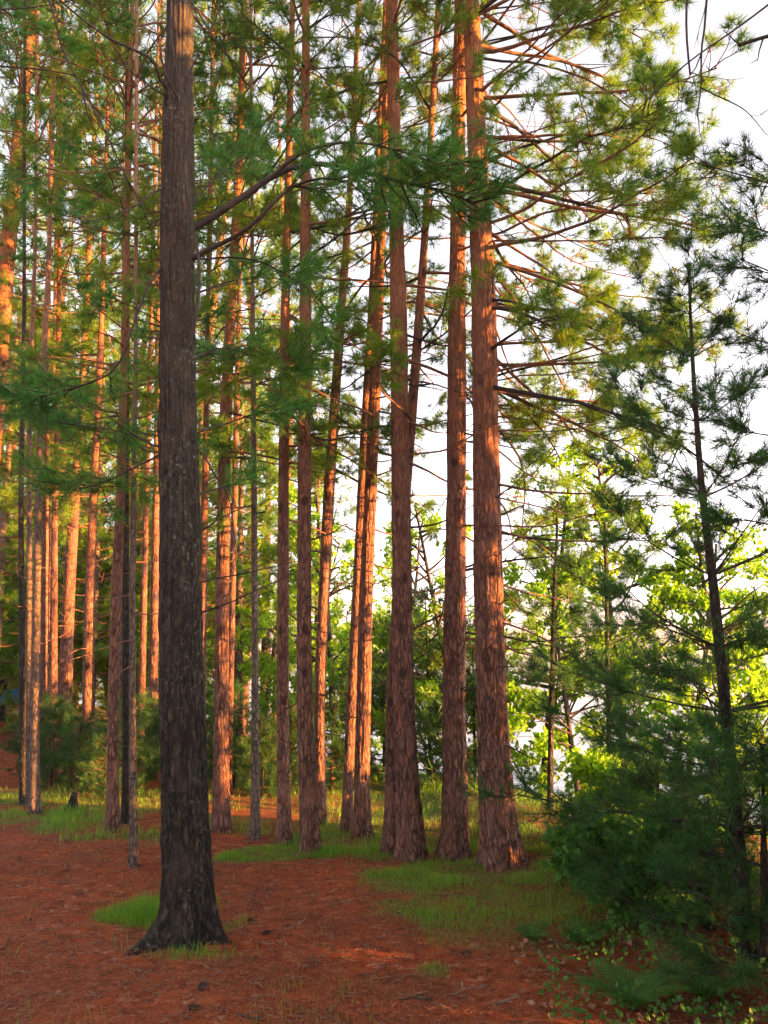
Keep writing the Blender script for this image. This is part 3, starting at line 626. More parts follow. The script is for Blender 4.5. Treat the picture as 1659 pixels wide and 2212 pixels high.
CM = [make_crown(120 + i, 1.6, 9.6, 1.9, ('far', 'farwhite')[i % 2], 'needle_red', 4, low=4, amt=.9, step=.42) for i in range(3)]    # 10 m pine leafy to the foot, lighter needle colour standing in for sunlight
CE = make_crown(99, 8.5, 13.6, 1.6, 'farwhite', 'needle_white', 3, amt=.6, low=10)
LEFT = [
 ('pine with rosy bark and sunlit spots, first full trunk left of the dark foreground pine', [(243, 1797, 29), (244, 1600, 23), (250, 1300, 22), (259, 1106, 20), (268, 800, 17), (274, 500, 14)], None, 'bark_red', CR[0]),
 ('thin pale brown trunk standing alone in the red needles near the path', [(290, 1872, 19), (286, 1700, 16), (286, 1400, 13), (288, 1100, 12), (293, 800, 9)], None, 'bark_thin', CW[0]),
 ('dark slim trunk directly behind the thin one standing in the needles', [(273, 1778, 19), (272, 1500, 17), (271, 1106, 14), (274, 800, 11)], None, 'bark_dark', CW[1]),
 ('brown trunk nearest the path bend, foremost of the close trio at far left', [(75, 1757, 22), (76, 1500, 18), (84, 1000, 14), (95, 753, 12), (104, 600, 10), (110, 400, 9)], None, 'bark_thin', CE),
 ('dark trunk at the outer left of the close trio beside the path', [(50, 1736, 16), (48, 1400, 13), (45, 1106, 11), (48, 900, 10), (52, 700, 8)], None, 'bark_dark', CE),
 ('narrow trunk squeezed in the middle of the close trio beside the path', [(62, 1742, 13), (63, 1400, 12), (63, 1000, 11), (67, 750, 9), (75, 600, 8)], None, 'bark_thin', CE),
 ('orange-flecked pine behind and right of the close trio', [(92, 1672, 16), (95, 1400, 14), (99, 1106, 12)], None, 'bark_red', CR[0]),
 ('slim sunlit trunk between the orange-flecked pine and the dark-footed pine', [(104, 1652, 11), (107, 1400, 10), (112, 1106, 9)], None, 'bark_red', CR[1]),
 ('dark-footed pine with an orange sun spot, left of the thickest rear trunk', [(115, 1675, 20), (116, 1400, 16), (118, 1106, 13), (124, 900, 11)], None, 'bark_red', CR[2]),
 ('thickest pink-barked trunk in the rear left group, its foot behind a bush', [(137, 1662, 30), (141, 1500, 28), (150, 1250, 25), (163, 1053, 20), (172, 950, 17)], None, 'bark_red', CR[0]),
 ('tall pink-barked trunk right of the thickest rear one, dark at the foot', [(188, 1692, 26), (190, 1500, 24), (195, 1250, 21), (203, 1053, 17), (217, 786, 14), (222, 600, 12)], None, 'bark_red', CR[1]),
 ('faint narrow trunk close behind the rosy pine with sunlit spots', [(257, 1765, 12), (259, 1500, 11), (264, 1106, 9)], 10.5, 'bark_thin', CE),
 ('slanting reddish trunk between the thin trunk and the dark foreground pine', [(303, 1700, 17), (306, 1500, 15), (315, 1106, 12), (322, 900, 10)], None, 'bark_red', CE),
 ('orange-lit trunk peeking out at the left edge of the dark foreground pine', [(331, 1685, 23), (331, 1500, 20), (336, 1150, 16), (340, 900, 13)], None, 'bark_red', CE),
 ('big leaning orange trunk cut by the left picture edge', [(-68, 1690, 48), (-45, 1350, 42), (-6, 850, 36), (16, 550, 32), (46, 250, 27), (72, 40, 21)], None, 'bark_red', CR[2]),
 ('pinkish trunk in the narrow gap right of the dark foreground pine', [(431, 1760, 20), (435, 1500, 19), (441, 1150, 16), (446, 900, 13)], None, 'bark_red', CR[1]),
 ('slim orange trunk leaning behind the pine with the long sunlit band', [(493, 1720, 14), (500, 1400, 13), (506, 1106, 13), (512, 850, 11)], None, 'bark_red', CR[2]),
]
for i, (lab, pts, Y, mt, cr) in enumerate(LEFT):
    pine('red_pine' if mt != 'bark_dark' else 'white_pine', lab, pts, 12.5 + (i % 4) * .6, Y, group='pines in the rear left of the grove', mat=mt, k=18, seed=200 + i, crown=cr, flare=.28, dz=.12, fz=.12)

# two lit trunks far off at the left edge, and the rest of the wood behind
def far_tree(x, y, r, H, lab, grp, mat, cr, seed, lean=0.03, name='red_pine'):
    g = np.random.default_rng(seed); z = float(ground(x, y))
    P = np.array([[x, y, z], [x + g.normal(0, lean) * H * .5, y, z + H * .5], [x + g.normal(0, lean) * H, y, z + H]])
    ax = Axis(P, [r, r * .7, .02], z + H); b = ax.at(ax.z[0])
    t = thing(name, b, lab, 'tree', grp)
    add('trunk', trunk_mesh('trunk', ax, b, M[mat], seed, 14, .2, .3, fz=.15), t)
    o = add('crown', cr, t); s = H / 14.0
    o.rotation_euler = (0, 0, g.uniform(0, 6.28)); o.scale = (s * g.uniform(.85, 1.15),) * 2 + (s,)
    return t
g = np.random.default_rng(77); placed = []
tries = 0
while len(placed) < 30 and tries < 6000:
    tries += 1
    x, y = g.uniform(-20, 4), g.uniform(14.5, 34)
    if bank(x, y) > 1.5 or x / y < -.62: continue
    if any((x - a) ** 2 + (y - b) ** 2 < 1.7 ** 2 for a, b in placed): continue
    placed.append((x, y))
for i, (x, y) in enumerate(placed):
    far_tree(x, y, g.uniform(.07, .13), g.uniform(12, 16), 'slender pine deep in the crowded wood behind the rear left trunks', 'pines deep in the wood', ['bark_red', 'bark_red', 'bark_thin'][i % 3], (CR + CW)[i % 5], 300 + i)

for i, (px, Y, H, lab) in enumerate([
    (20, 14.0, 8.5, 'leafy golden-green pine filling the far left edge behind the close trio'), (165, 16.0, 9.5, 'pine leafy almost to the foot, behind the thickest rear left trunk'),
    (225, 14.2, 7.5, 'mid-sized leafy pine between the tall pink-barked trunk and the rosy pine'), (300, 16.5, 9.5, 'leafy pine rising left of the dark foreground trunk'),
    (450, 14.0, 8.0, 'leafy pine directly right of the dark foreground trunk, behind the sunlit-band pine'), (530, 13.2, 6.8, 'leafy pine behind the thinnest straight trunk'),
    (585, 16.0, 9.0, 'leafy pine behind the slender straight red pine'), (690, 15.0, 6.5, 'leafy pine showing between the grass-tip pine and the leaning ones'), (95, 18.0, 9.5, 'tall leafy pine behind the orange-flecked left trunks')]):
    x = (px - CX) / S * Y * 1.02; z = float(ground(x, Y)); gq = np.random.default_rng(950 + i)
    ax = Axis(np.array([[x, Y, z], [x + gq.normal(0, .02) * H, Y, z + H]]), [.010 * H + .02, .01], z + H); b = ax.at(ax.z[0])
    t = thing('leafy_pine', b, lab, 'tree', 'leafy pines behind the grove')
    add('trunk', trunk_mesh('trunk', ax, b, M['bark_thin'], 950 + i, 12, .2, .3), t)
    o = add('crown', CM[i % 3], t); o.rotation_euler = (0, 0, gq.uniform(0, 6.28)); k = H / 10.0; o.scale = (k * 1.05, k * 1.05, k)
# ------------------------------------------------------------------ young pines, bushes, broadleaf trees
ng = np.random.default_rng(9)
def young_pine(pts, label, whorls, lmax, Y, seed, top, group=None, fm='needle_young', amt=1.0, sty='young'):
    ax = axis_from_photo(pts, top, Y); b = ax.at(ax.z[0]); r = thing('young_pine', b, label, 'tree', group)
    add('trunk', trunk_mesh('trunk', ax, b, M['bark_dark'], seed, 14, .05, .3, .02), r)
    g = np.random.default_rng(seed); H = ax.z[-1] - ax.z[0]
    for z in whorls:
        u = (z - ax.z[0]) / H; n = 5 if u < .9 else 4; a0 = g.uniform(0, 6.28)
        for j in range(n):
            L = lmax * (1.08 - u) * g.uniform(.75, 1.15) + .15
            w, f = Geo(), Geo()
            dress_limb(g, gen_limb(g, ax.at(z), a0 + j * 6.28 / n + g.normal(0, .2), .05 + .65 * u ** 1.5, L, g.uniform(.1, .4), .06), max(.004, min(.012, .009 * L)), sty, w, f, amt)
            limb_child(r, w, f, M['branch_dark'], M[fm])
    return r, ax
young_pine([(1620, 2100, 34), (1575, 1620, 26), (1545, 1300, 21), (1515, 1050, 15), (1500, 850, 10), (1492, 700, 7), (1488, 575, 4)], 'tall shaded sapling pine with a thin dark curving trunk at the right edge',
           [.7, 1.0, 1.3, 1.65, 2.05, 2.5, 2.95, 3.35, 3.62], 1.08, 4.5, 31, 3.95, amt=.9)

def broadleaf(x, y, H, seed, label, group, lf=(7, .075), mat='leaf', spread=1.1, zl=.25, stems=1, n=22, name='broadleaf_tree', cat='tree', r=None):
    g = np.random.default_rng(seed); z = float(ground(x, y)); r = r or .012 * H + .01
    t = thing(name, (x, y, z), label, cat, group); w, f = Geo(), Geo(); wl = Geo()
    for s in range(stems):
        p = gen_limb(g, (x, y, z - .05), g.uniform(0, 6.28), R(g.uniform(72, 86) if stems == 1 else g.uniform(50, 80)), H, .05, .05, 12)
        w.tubes(p, np.linspace(r, r * .25, 12), 8)
        for i in range(n // stems):
            u = zl + (1 - zl) * g.random(); q, _ = sample(p, np.array([u]))
            L = spread * (1.15 - .7 * u) * g.uniform(.5, 1.1)
            dress_limb(g, gen_limb(g, q[0], g.uniform(0, 6.28), g.uniform(.1, .8), L, g.uniform(-.2, .2), .15), r * .35, 'red', wl, f, .8, leaf=lf)
    o = add('trunk' if stems == 1 else 'stem', w.mesh('trunk', [M['branch_dark']], origin=(x, y, z)), t)
    G = Geo(); G.V = wl.V + f.V; G.Q = wl.Q; G.T = [q + wl.n for q in f.T]
    add('crown' if stems == 1 else 'foliage', G.mesh('crown', [M['branch_dark'], M[mat]], tri_mat=1, origin=(x, y, z)), t)
    return t
def xat(px, Y): return (px - CX) / S * Y * 1.02
BL = [(735, 12.5, 4.6, 'crooked dark-stemmed leafy tree between the leaning pine and the brightest sunlit trunk', 26),
      (570, 13.5, 3.6, 'bright green leafy sapling glowing behind the thinnest straight trunk', 26),
      (640, 15.0, 4.2, 'bright leafy tree behind the grass-tip pine', 26),
      (520, 17.0, 3.8, 'yellow-green leafy tree behind the pine with the long sunlit band', 24),
      (455, 15.0, 3.2, 'yellow-green leafy sapling in the gap beside the dark foreground pine', 22),
      (1150, 11.0, 4.4, 'bright leafy lakeside tree behind the rightmost big trunk', 30),
      (1225, 9.5, 2.6, 'low yellow-green leafy tree at the water gap right of the big trunks', 26),
      (1330, 10.0, 4.6, 'broad bright leafy tree over the lake bank behind the sapling pine', 34),
      (1420, 11.0, 4.0, 'leafy lakeside tree left of the sapling pine trunk', 30),
      (1560, 10.0, 4.2, 'leafy lakeside tree behind the sapling pine trunk', 28),
      (1010, 13.0, 4.6, 'leafy tree on the bank seen between the second and first big trunks', 24),
      (830, 15.0, 4.5, 'green leafy tree on the bank behind the third big trunk', 24)]
for i, (px, Y, H, lab, n) in enumerate(BL):
    broadleaf(xat(px, Y), Y, H, 500 + i, lab, 'broadleaf trees along the bank', n=n, spread=1.2)
g = np.random.default_rng(606)
for i, px in enumerate([450, 560, 640, 735, 815, 930, 1130, 1380, 1470, 1560, 1640]):
    Y = g.uniform(12.5, 15.5) if px < 840 else g.uniform(9.5, 12.0)
    broadleaf(xat(px, Y), Y, g.uniform(1.4, 2.6), 640 + i, 'bright leafy bush on the lake bank behind the trunks', 'leafy bushes along the bank', n=18, zl=.1, spread=1.0, lf=(6, .085), stems=2, name='leafy_bush', cat='bush', r=.014)
# young pines and bushes that close the view between the trunks
CB2 = [make_crown(90 + i, .12, 1.9, .85, 'farwhite', 'needle_young', 5, amt=1.5, step=.2) for i in range(3)]        # 2 m bush
CB5 = [make_crown(95 + i, .35, 4.85, 1.5, 'farwhite', 'needle_white', 5, amt=1.1, step=.34) for i in range(3)]     # 5 m bush
CB5Y = [make_crown(98 + i, .35, 4.85, 1.5, 'farwhite', 'needle_red', 5, amt=1.0, step=.36) for i in range(2)]  # sunlit copy: yellower needles stand in for sun on the far bushes
def bush_pine(px, Y, H, lab, grp, seed, wide=1.0, warm=False):
    g = np.random.default_rng(seed); x = xat(px, Y); z = float(ground(x, Y))
    P = np.array([[x, Y, z], [x + g.normal(0, .02) * H, Y, z + H]]); ax = Axis(P, [.010 * H + .006, .005], z + H); b = ax.at(ax.z[0])
    t = thing('young_pine', b, lab, 'tree', grp)
    add('trunk', trunk_mesh('trunk', ax, b, M['bark_dark'], seed, 10, .15, .2, fz=.1), t)
    o = add('crown', CB2[seed % 3] if H < 3 else (CB5Y[seed % 2] if warm else CB5[seed % 3]), t); k = H / (2.0 if H < 3 else 5.0)
    o.rotation_euler = (0, 0, g.uniform(0, 6.28)); o.scale = (k * wide, k * wide, k)
    return t
g = np.random.default_rng(303)
for i, (px, Y, H, lab) in enumerate([
    (205, 9.9, .85, 'dark young pine bush hiding the foot of the tall pink-barked trunk'), (155, 10.3, 1.0, 'bushy young pine in front of the thickest pink-barked rear trunk'),
    (118, 11.0, 1.0, 'low young pine just behind the dark-footed left trunk'), (305, 9.9, 1.1, 'young pine bush between the slanting reddish trunk and the dark foreground pine'),
    (262, 9.4, .8, 'small young pine bush right behind the rosy pine'), (335, 10.8, 1.0, 'young pine touching the left edge of the dark foreground trunk'),
    (525, 10.2, 1.2, 'dark young pine behind the thinnest straight trunk'), (583, 9.6, .9, 'low dark young pine left of the slender straight red pine'),
    (640, 9.8, 1.0, 'dark young pine just left of the grass-tip pine'), (722, 10.0, 1.2, 'dark young pine between the grass-tip pine and the brightest sunlit trunk'),
    (455, 11.0, 1.1, 'dark young pine at the right edge of the dark foreground trunk'),
    (830, 11.2, 2.0, 'dark upright young pine right of the brightest sunlit trunk'), (925, 10.6, 2.4, 'dark upright young pine between the third and second big trunks'),
    (1015, 10.4, 1.8, 'young pine showing between the two rightmost big trunks')]):
    bush_pine(px, Y, H, lab, 'young pines behind the trunks', 800 + i)
k = 0; pl = []
while k < 34:
    x, Y = g.uniform(-17, 1), g.uniform(15.5, 30)
    if bank(x, Y) > .5 or x / Y < -.6 or x / Y > -.2 or any((x - a) ** 2 + (Y - b) ** 2 < 1.5 for a, b in pl): continue
    pl.append((x, Y)); k += 1
    bush_pine(CX + x / Y / 1.02 * S, Y, g.uniform(2.5, 6.5), 'bushy young pine filling the gaps far back in the wood', 'young pines far back in the wood', 830 + k, 1.1, True)
for i in range(22):
    Y = g.uniform(15, 26); x = g.uniform(-.56, -.06) * Y
    broadleaf(x, Y, g.uniform(2.5, 5), 560 + i, 'yellow-green leafy sapling far back between the trunks', 'leafy saplings far back in the wood', n=22, lf=(6, .11), spread=1.3)
# the wood beyond, which reads as one mass
g = np.random.default_rng(404); f = Geo(); n = 700
cx, cy = g.uniform(-52, 2, n), g.uniform(36, 62, n); keep = bank(cx, cy) < 2; cx, cy = cx[keep], cy[keep]; cz = ground(cx, cy) + g.uniform(.3, 15, len(cx))
leaves(f, g, np.stack([cx, cy, cz], -1).repeat(12, 0) + g.normal(0, .9, (len(cx) * 12, 3)) * [1, 1, .6], np.tile([[0, 0, 1.0]], (len(cx) * 12, 1)), 5, .5)
tag(add('distant_woods', f.mesh('distant_woods', [M['leaf']], smooth=False)), 'green mass of the far wood closing the view between the left trunks', 'woods', kind='stuff')

# ---- right foreground: shaded young pines and bushes
for i, (pts, lab, wh, lm, Y, top) in enumerate([
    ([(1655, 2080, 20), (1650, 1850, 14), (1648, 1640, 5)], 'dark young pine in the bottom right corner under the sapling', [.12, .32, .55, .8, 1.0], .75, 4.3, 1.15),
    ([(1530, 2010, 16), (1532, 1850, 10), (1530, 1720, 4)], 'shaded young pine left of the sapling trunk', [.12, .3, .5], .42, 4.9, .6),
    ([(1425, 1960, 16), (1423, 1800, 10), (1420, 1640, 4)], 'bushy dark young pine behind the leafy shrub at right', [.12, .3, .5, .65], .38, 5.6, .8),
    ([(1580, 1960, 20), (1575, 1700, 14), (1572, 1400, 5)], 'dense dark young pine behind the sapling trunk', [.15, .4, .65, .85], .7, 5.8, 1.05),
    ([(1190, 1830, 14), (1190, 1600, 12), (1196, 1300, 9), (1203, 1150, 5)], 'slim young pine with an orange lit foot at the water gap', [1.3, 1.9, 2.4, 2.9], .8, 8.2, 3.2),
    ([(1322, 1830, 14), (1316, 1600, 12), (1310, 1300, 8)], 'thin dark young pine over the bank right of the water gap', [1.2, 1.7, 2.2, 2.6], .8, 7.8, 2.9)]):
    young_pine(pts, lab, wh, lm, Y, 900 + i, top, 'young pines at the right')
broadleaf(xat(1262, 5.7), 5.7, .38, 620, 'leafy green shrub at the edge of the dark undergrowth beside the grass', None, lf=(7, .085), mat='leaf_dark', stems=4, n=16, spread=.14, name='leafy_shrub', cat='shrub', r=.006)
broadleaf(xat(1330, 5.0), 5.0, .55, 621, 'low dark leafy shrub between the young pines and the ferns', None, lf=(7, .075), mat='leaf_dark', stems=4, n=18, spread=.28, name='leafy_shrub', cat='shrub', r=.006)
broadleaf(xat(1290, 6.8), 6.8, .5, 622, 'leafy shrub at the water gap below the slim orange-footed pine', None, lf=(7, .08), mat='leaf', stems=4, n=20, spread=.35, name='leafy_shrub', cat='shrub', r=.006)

# ------------------------------------------------------------------ pines beyond the picture edge: their boughs reach into view; unseen trees below are added for shade
def edge_pine(x, y, H, lab, seed, cr):
    return far_tree(x, y, .11, H, lab, 'pines at the picture edge', 'bark_dark', CE, seed, .01, 'white_pine')
tr = edge_pine(2.75, 4.2, 10.5, 'pine beyond the right edge whose bare branches hang into the top right corner', 700, CW[0])
X = np.random.default_rng(8)
rp = lambda pts, r0, r1, sty, amt=.8, **k: photo_limb(tr, X, 4.2, pts, r0, r1, sty, amt, **k)
rp([(1800, -220, 0), (1600, -170, 0), (1500, -90, -.1), (1484, 0, -.1), (1484, 90, -.1), (1491, 162, -.1)], .010, .006, 'bare', .4, n=18)
rp([(1850, -250, 0), (1640, -140, .1), (1535, -40, .1), (1522, 60, .1), (1515, 110, .1), (1515, 180, .1), (1506, 250, .1)], .013, .004, 'bare', .9, n=18)
rp([(1850, -120, 0), (1700, -20, 0), (1600, 55, .1), (1480, 140, .2), (1380, 235, .3), (1290, 325, .4)], .008, .003, 'bare', .9, n=18)
rp([(1900, 20, 0), (1740, 60, 0), (1659, 78, 0), (1596, 97, 0)], .016, .010, 'bare', .6)
rp([(1514, 190, .1), (1560, 212, .1), (1605, 235, .1), (1655, 290, .1)], .005, .002, 'bare', .6)
for (ya, yb, xe, d) in [(470, 350, 1500, .5), (560, 470, 1560, .3), (640, 560, 1600, -.2), (790, 720, 1595, .3), (960, 930, 1590, .4), (1160, 1120, 1600, .2), (1400, 1390, 1610, .1)]:
    rp([(1925, ya, 0), (1800, ya - 10, d * .3), (1700, (ya + yb) / 2, d * .7), (xe, yb, d)], .011, .003, 'white', .8, t0=.4, fm='needle_young')
tl = edge_pine(-3.4, 5.5, 10.5, 'pine beyond the left edge whose long bare branch slants across the top left', 701, CW[1])
lp = lambda pts, r0, r1, sty, amt=.8, **k: photo_limb(tl, X, 5.5, pts, r0, r1, sty, amt, **k)
lp([(-220, -300, 0), (-40, -210, 0), (70, -70, 0), (106, 0, 0), (140, 120, 0), (200, 230, 0), (240, 310, 0), (290, 415, .1), (350, 490, .2)], .016, .004, 'bare', .7, n=20)
lp([(-230, 110, 0), (-100, 130, 0), (20, 145, 0), (90, 150, 0), (158, 162, 0)], .012, .005, 'bare', .9)
lp([(-230, 420, 0), (-100, 330, 0), (0, 245, 0), (50, 190, 0)], .010, .004, 'bare', .9)
lp([(-220, -40, 0), (-80, 10, 0), (0, 20, 0), (110, 10, 0), (200, -10, 0)], .009, .004, 'bare', .9)
for i, (x, y, H) in enumerate([(3.4, 2.2, 3.1), (4.8, 4.4, 2.7), (5.4, 1.0, 2.4), (3.6, -.8, 2.4)]):  # unseen pines added off to the right to keep sun off the clearing
    bush_pine(CX + x / y / 1.02 * S, y, H, 'unseen bushy pine added beyond the right edge to shade the clearing', 'bushy pines added for shade', 720 + i, 1.2)
for i, (x, y, H) in enumerate([(3.95, 5.55, 5.3), (4.9, 5.25, 5.4)]):  # narrow unseen pines added in line with the sun to shade one trunk
    bush_pine(CX + x / y / 1.02 * S, y, H, 'unseen slim dense pine added beyond the right edge to shade the rightmost big trunk', 'slim pines added for shade', 780 + i, .36)
for i, (x, y, H, sp) in enumerate([(3.7, 3.15, 10.5, .9), (4.9, 2.75, 10.5, 1.3), (6.4, 2.5, 10.0, 1.9)]):  # tall unseen trees added to block sun from the dark foreground trunk
    broadleaf(x, y, H, 740 + i, 'unseen leafy tree added beyond the right edge to shade the big trunks', 'leafy trees added for shade', n=150, spread=sp, zl=.12, lf=(10, .12))
for i, (x, y, H) in enumerate([(3.0, 1.9, 1.7), (3.5, 2.6, 1.9), (3.0, .9, 1.6), (4.0, 1.2, 1.9), (3.2, -.1, 1.7), (4.4, 3.9, 1.9), (2.5, 2.75, 1.0), (2.75, 3.3, 1.3)]):  # low unseen bushes added to keep the ground out of the sun
    broadleaf(x, y, H, 760 + i, 'unseen leafy bush added beyond the right edge to shade the clearing', 'leafy bushes added for shade', n=34, zl=.05, spread=.5 * H, lf=(9, .09), stems=2, name='leafy_bush', cat='bush', r=.014)

# ------------------------------------------------------------------ grass
def grass_mesh(rng, n, xr, yr, hmin, hmax, w, prob, prob0=1.0):
    x = rng.uniform(*xr, n); y = rng.uniform(*yr, n); g = green(x, y, .6) ** prob
    k = rng.random(n) < np.maximum(g, .006 + .03 * (vnoise(np.stack([x * 1.7, y * 1.7, x * 0 + 9], -1)) > .72)) * prob0; x, y = x[k], y[k]; m = len(x)
    b = np.stack([x, y, ground(x, y) - .005], -1)
    h = rng.uniform(hmin, hmax, m) * (0.25 + 1.3 * vnoise(np.stack([x * 4, y * 4, x * 0], -1)) ** 2); a = rng.uniform(0, 6.28, m)
    ln = np.stack([np.cos(a), np.sin(a), np.zeros(m)], -1) * (h * rng.uniform(.1, .7, m))[:, None]
    s = rng.uniform(0, 6.28, m); sd = np.stack([np.cos(s), np.sin(s), np.zeros(m)], -1) * w * .5
    up = np.array([0, 0, 1.0]) * h[:, None]
    mid = b + ln * .35 + up * .6; tip = b + ln + up
    t = np.stack([np.stack([b - sd, b + sd, mid + sd * .7], 1), np.stack([b - sd, mid + sd * .7, mid - sd * .7], 1), np.stack([mid - sd * .7, mid + sd * .7, tip], 1)], 1)
    return t.reshape(-1, 3, 3)
gg = Geo(); r_ = np.random.default_rng(21)
gg.tris(grass_mesh(r_, 260000, (-2.5, 3.2), (3.2, 7.2), .02, .10, .0026, 1.7)); gg.tris(grass_mesh(r_, 260000, (-7, 5), (6.5, 13), .02, .12, .0045, 1.9, .8))
tag(add('grass', gg.mesh('grass', [M['grass']], smooth=False)), 'short bright green grass in patches around the trunks', 'grass', kind='stuff')

# ------------------------------------------------------------------ litter, ferns and small things on the ground
r_ = np.random.default_rng(33)
def on_ground(n, xr, yr):
    x = r_.uniform(*xr, n); y = r_.uniform(*yr, n); return np.stack([x, y, ground(x, y)], -1)
M['litter'] = plain('fallen_needles', (0.11, 0.030, 0.012), (0.38, 0.120, 0.050), 55.0)
M['dead_leaf'] = plain('dead_leaves', (0.10, 0.042, 0.020), (0.27, 0.145, 0.080), 9.0)
p = on_ground(75000, (-3.2, 2.6), (2.3, 8.5)); k = r_.random(len(p)) < np.clip(4.5 / p[:, 1], 0, 1) ** 1.5; p = p[k]; n = len(p)
a = r_.uniform(0, 6.28, n); d = np.stack([np.cos(a), np.sin(a), r_.normal(0, .14, n)], -1) * r_.uniform(.03, .10, (n, 1)); sd = np.stack([-np.sin(a), np.cos(a), np.zeros(n)], -1) * .0016
p[:, 2] += .008 + r_.random(n) * .012
lg = Geo(); lg.tris(np.stack([p - sd - d * .5, p + sd - d * .5, p + d * .5], 1))
tag(add('needle_litter', lg.mesh('needle_litter', [M['litter']], smooth=False)), 'rust-brown fallen pine needles carpeting the clearing', 'needles', kind='stuff')
p = np.concatenate([on_ground(900, (.7, 2.3), (2.5, 4.9)), on_ground(40, (-2.5, 2), (2.5, 7))]); n = len(p); p[:, 2] += .012
lg = Geo(); leaves(lg, r_, p, nrm(r_.normal(0, 1, (n, 3)) * [1, 1, .15]), 1, .042, .5)
tag(add('leaf_litter', lg.mesh('leaf_litter', [M['dead_leaf']], smooth=False)), 'pale dead leaves strewn over the shaded ground at the lower right', 'dead leaves', kind='stuff')
p = on_ground(9000, (-3.2, 2.6), (2.3, 8.0)); k = r_.random(len(p)) < np.clip(3.6 / p[:, 1], 0, 1) ** 1.3 * (.25 + 1.1 * vnoise(p * [1.3, 1.3, 0])); p = p[k]; n = len(p)
a = r_.uniform(0, 6.28, n); L_ = r_.uniform(.04, .22, n) ** 1.15; d = np.stack([np.cos(a), np.sin(a), r_.normal(0, .08, n)], -1) * L_[:, None]
t_ = np.linspace(-.5, .5, 4)[None, :, None]; tw = p[:, None] + d[:, None] * t_ + r_.normal(0, .006, (n, 4, 3)) + np.array([0, 0, .012])
lg = Geo(); lg.tubes(tw[::3], np.broadcast_to(np.array([.0035, .003, .0026, .0018]), (len(tw[::3]), 4)) * r_.uniform(.6, 1.5, (len(tw[::3]), 1)), 5)
q = p[1::3]; m_ = len(q); leaves(lg, r_, q + [0, 0, .008], nrm(r_.normal(0, 1, (m_, 3)) * [1, 1, .1]), 1, .026, .25)
tag(add('twig_litter', lg.mesh('twig_litter', [plain('dark_litter', (0.035, 0.018, 0.012), (0.20, 0.10, 0.06), 22.0)], smooth=False)), 'small broken twigs and bark flakes scattered over the needles', 'twigs', kind='stuff')
# low green plants of the shaded corner
p = on_ground(1500, (.5, 3.0), (2.5, 5.6)); f = 0.5 + 1.2 * (vnoise(p * [1.7, 1.7, 0] + 5) - .5); k = (p[:, 0] > .75 + .25 * (p[:, 1] - 3.4) - .3 * r_.random(len(p))) & (r_.random(len(p)) < f); p = p[k]; p[:, 2] += r_.uniform(.03, .12, len(p))
lg = Geo(); leaves(lg, r_, p, np.tile([[0, 0, .5]], (len(p), 1)), 5, .034, .8)
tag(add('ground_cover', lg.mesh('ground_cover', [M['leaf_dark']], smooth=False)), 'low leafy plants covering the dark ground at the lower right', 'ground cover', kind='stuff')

def fern(px, py, size, seed, label, nf=8):
    b = at_ground(px, py); g = np.random.default_rng(seed); t = thing('fern', b, label, 'fern', 'ferns at the lower right')
    for i in range(nf):
        az = i * 6.283 / nf + g.normal(0, .2); path = gen_limb(g, (0, 0, 0), az, R(58), size * g.uniform(.75, 1.1), -1.1, .04, 12); G = Geo()
        G.tubes(path, np.linspace(.003, .001, 12), 4); tt = np.linspace(.18, .98, 22); P, T = sample(path, tt)
        for sgn in (-1, 1):
            sdv = nrm(np.cross(T, [0, 0, 1.0])) * sgn; ln = size * .26 * np.sin(np.pi * np.clip(tt, 0, 1) ** .8)[:, None] + .012
            tip = P + sdv * ln + T * ln * .35 - np.array([0, 0, .12]) * ln; wv = T * (size / 22 * .8 * .36)
            G.tris(np.stack([P - wv, P + wv, tip + wv * .4], 1)); G.tris(np.stack([P - wv, tip + wv * .4, tip - wv * .2], 1))
        add('frond', G.mesh('frond', [M['leaf_dark']], smooth=False), t)
fern(1365, 2185, .32, 1, 'large fern at the bottom edge below the dark undergrowth', 9)
fern(1262, 2045, .2, 2, 'fern among dead leaves left of the dark undergrowth')
fern(1150, 2035, .15, 3, 'bright small fern standing in the grassy red needles')
fern(1520, 2165, .28, 4, 'fern in the dark bottom right corner')

def twig(pts, r, label, mat='branch_dark'):
    P = np.array([at_ground(a, b) for a, b in pts]); P[:, 2] += r; path = smooth_path(P, 10); G = Geo(); G.tubes(path, r * (1 - .5 * np.linspace(0, 1, 10)), 7)
    q, T = sample(path, np.array([.35, .65])); sh = side_shoots(r_, q, T, np.array([.7, .6]), np.array([.07, .05]), .1, 4, .1); G.tubes(sh, np.full((2, 4), r * .5), 5)
    tag(add('fallen_twig', G.mesh('fallen_twig', [M[mat]], origin=P[0]), loc=P[0]), label, 'twig', 'fallen twigs')
M['pale_wood'] = plain('weathered_twig', (0.12, 0.08, 0.055), (0.28, 0.20, 0.145), 30.0)
twig([(868, 2163), (900, 2157), (932, 2160)], .008, 'short dark twig lying on the red needles near the bottom edge')
twig([(980, 2152), (1010, 2140), (1052, 2131)], .007, 'pale thin stick on the needles, left of the other pale stick', 'pale_wood')
twig([(1072, 2172), (1095, 2164), (1118, 2152)], .008, 'pale short stick lying at the edge of the shaded leaves', 'pale_wood')
twig([(780, 2040), (803, 2049), (822, 2052)], .006, 'dark curved twig in the middle of the bare red ground')
twig([(640, 2010), (650, 1995), (660, 1985)], .004, 'thin pale twig right of the dark foreground trunk', 'pale_wood')
twig([(730, 1952), (745, 1948), (762, 1944)], .005, 'small pale twig on the red ground below the grass patch', 'pale_wood')
twig([(510, 2196), (540, 2200), (570, 2207)], .006, 'dark twig at the bottom edge below the dark foreground trunk')
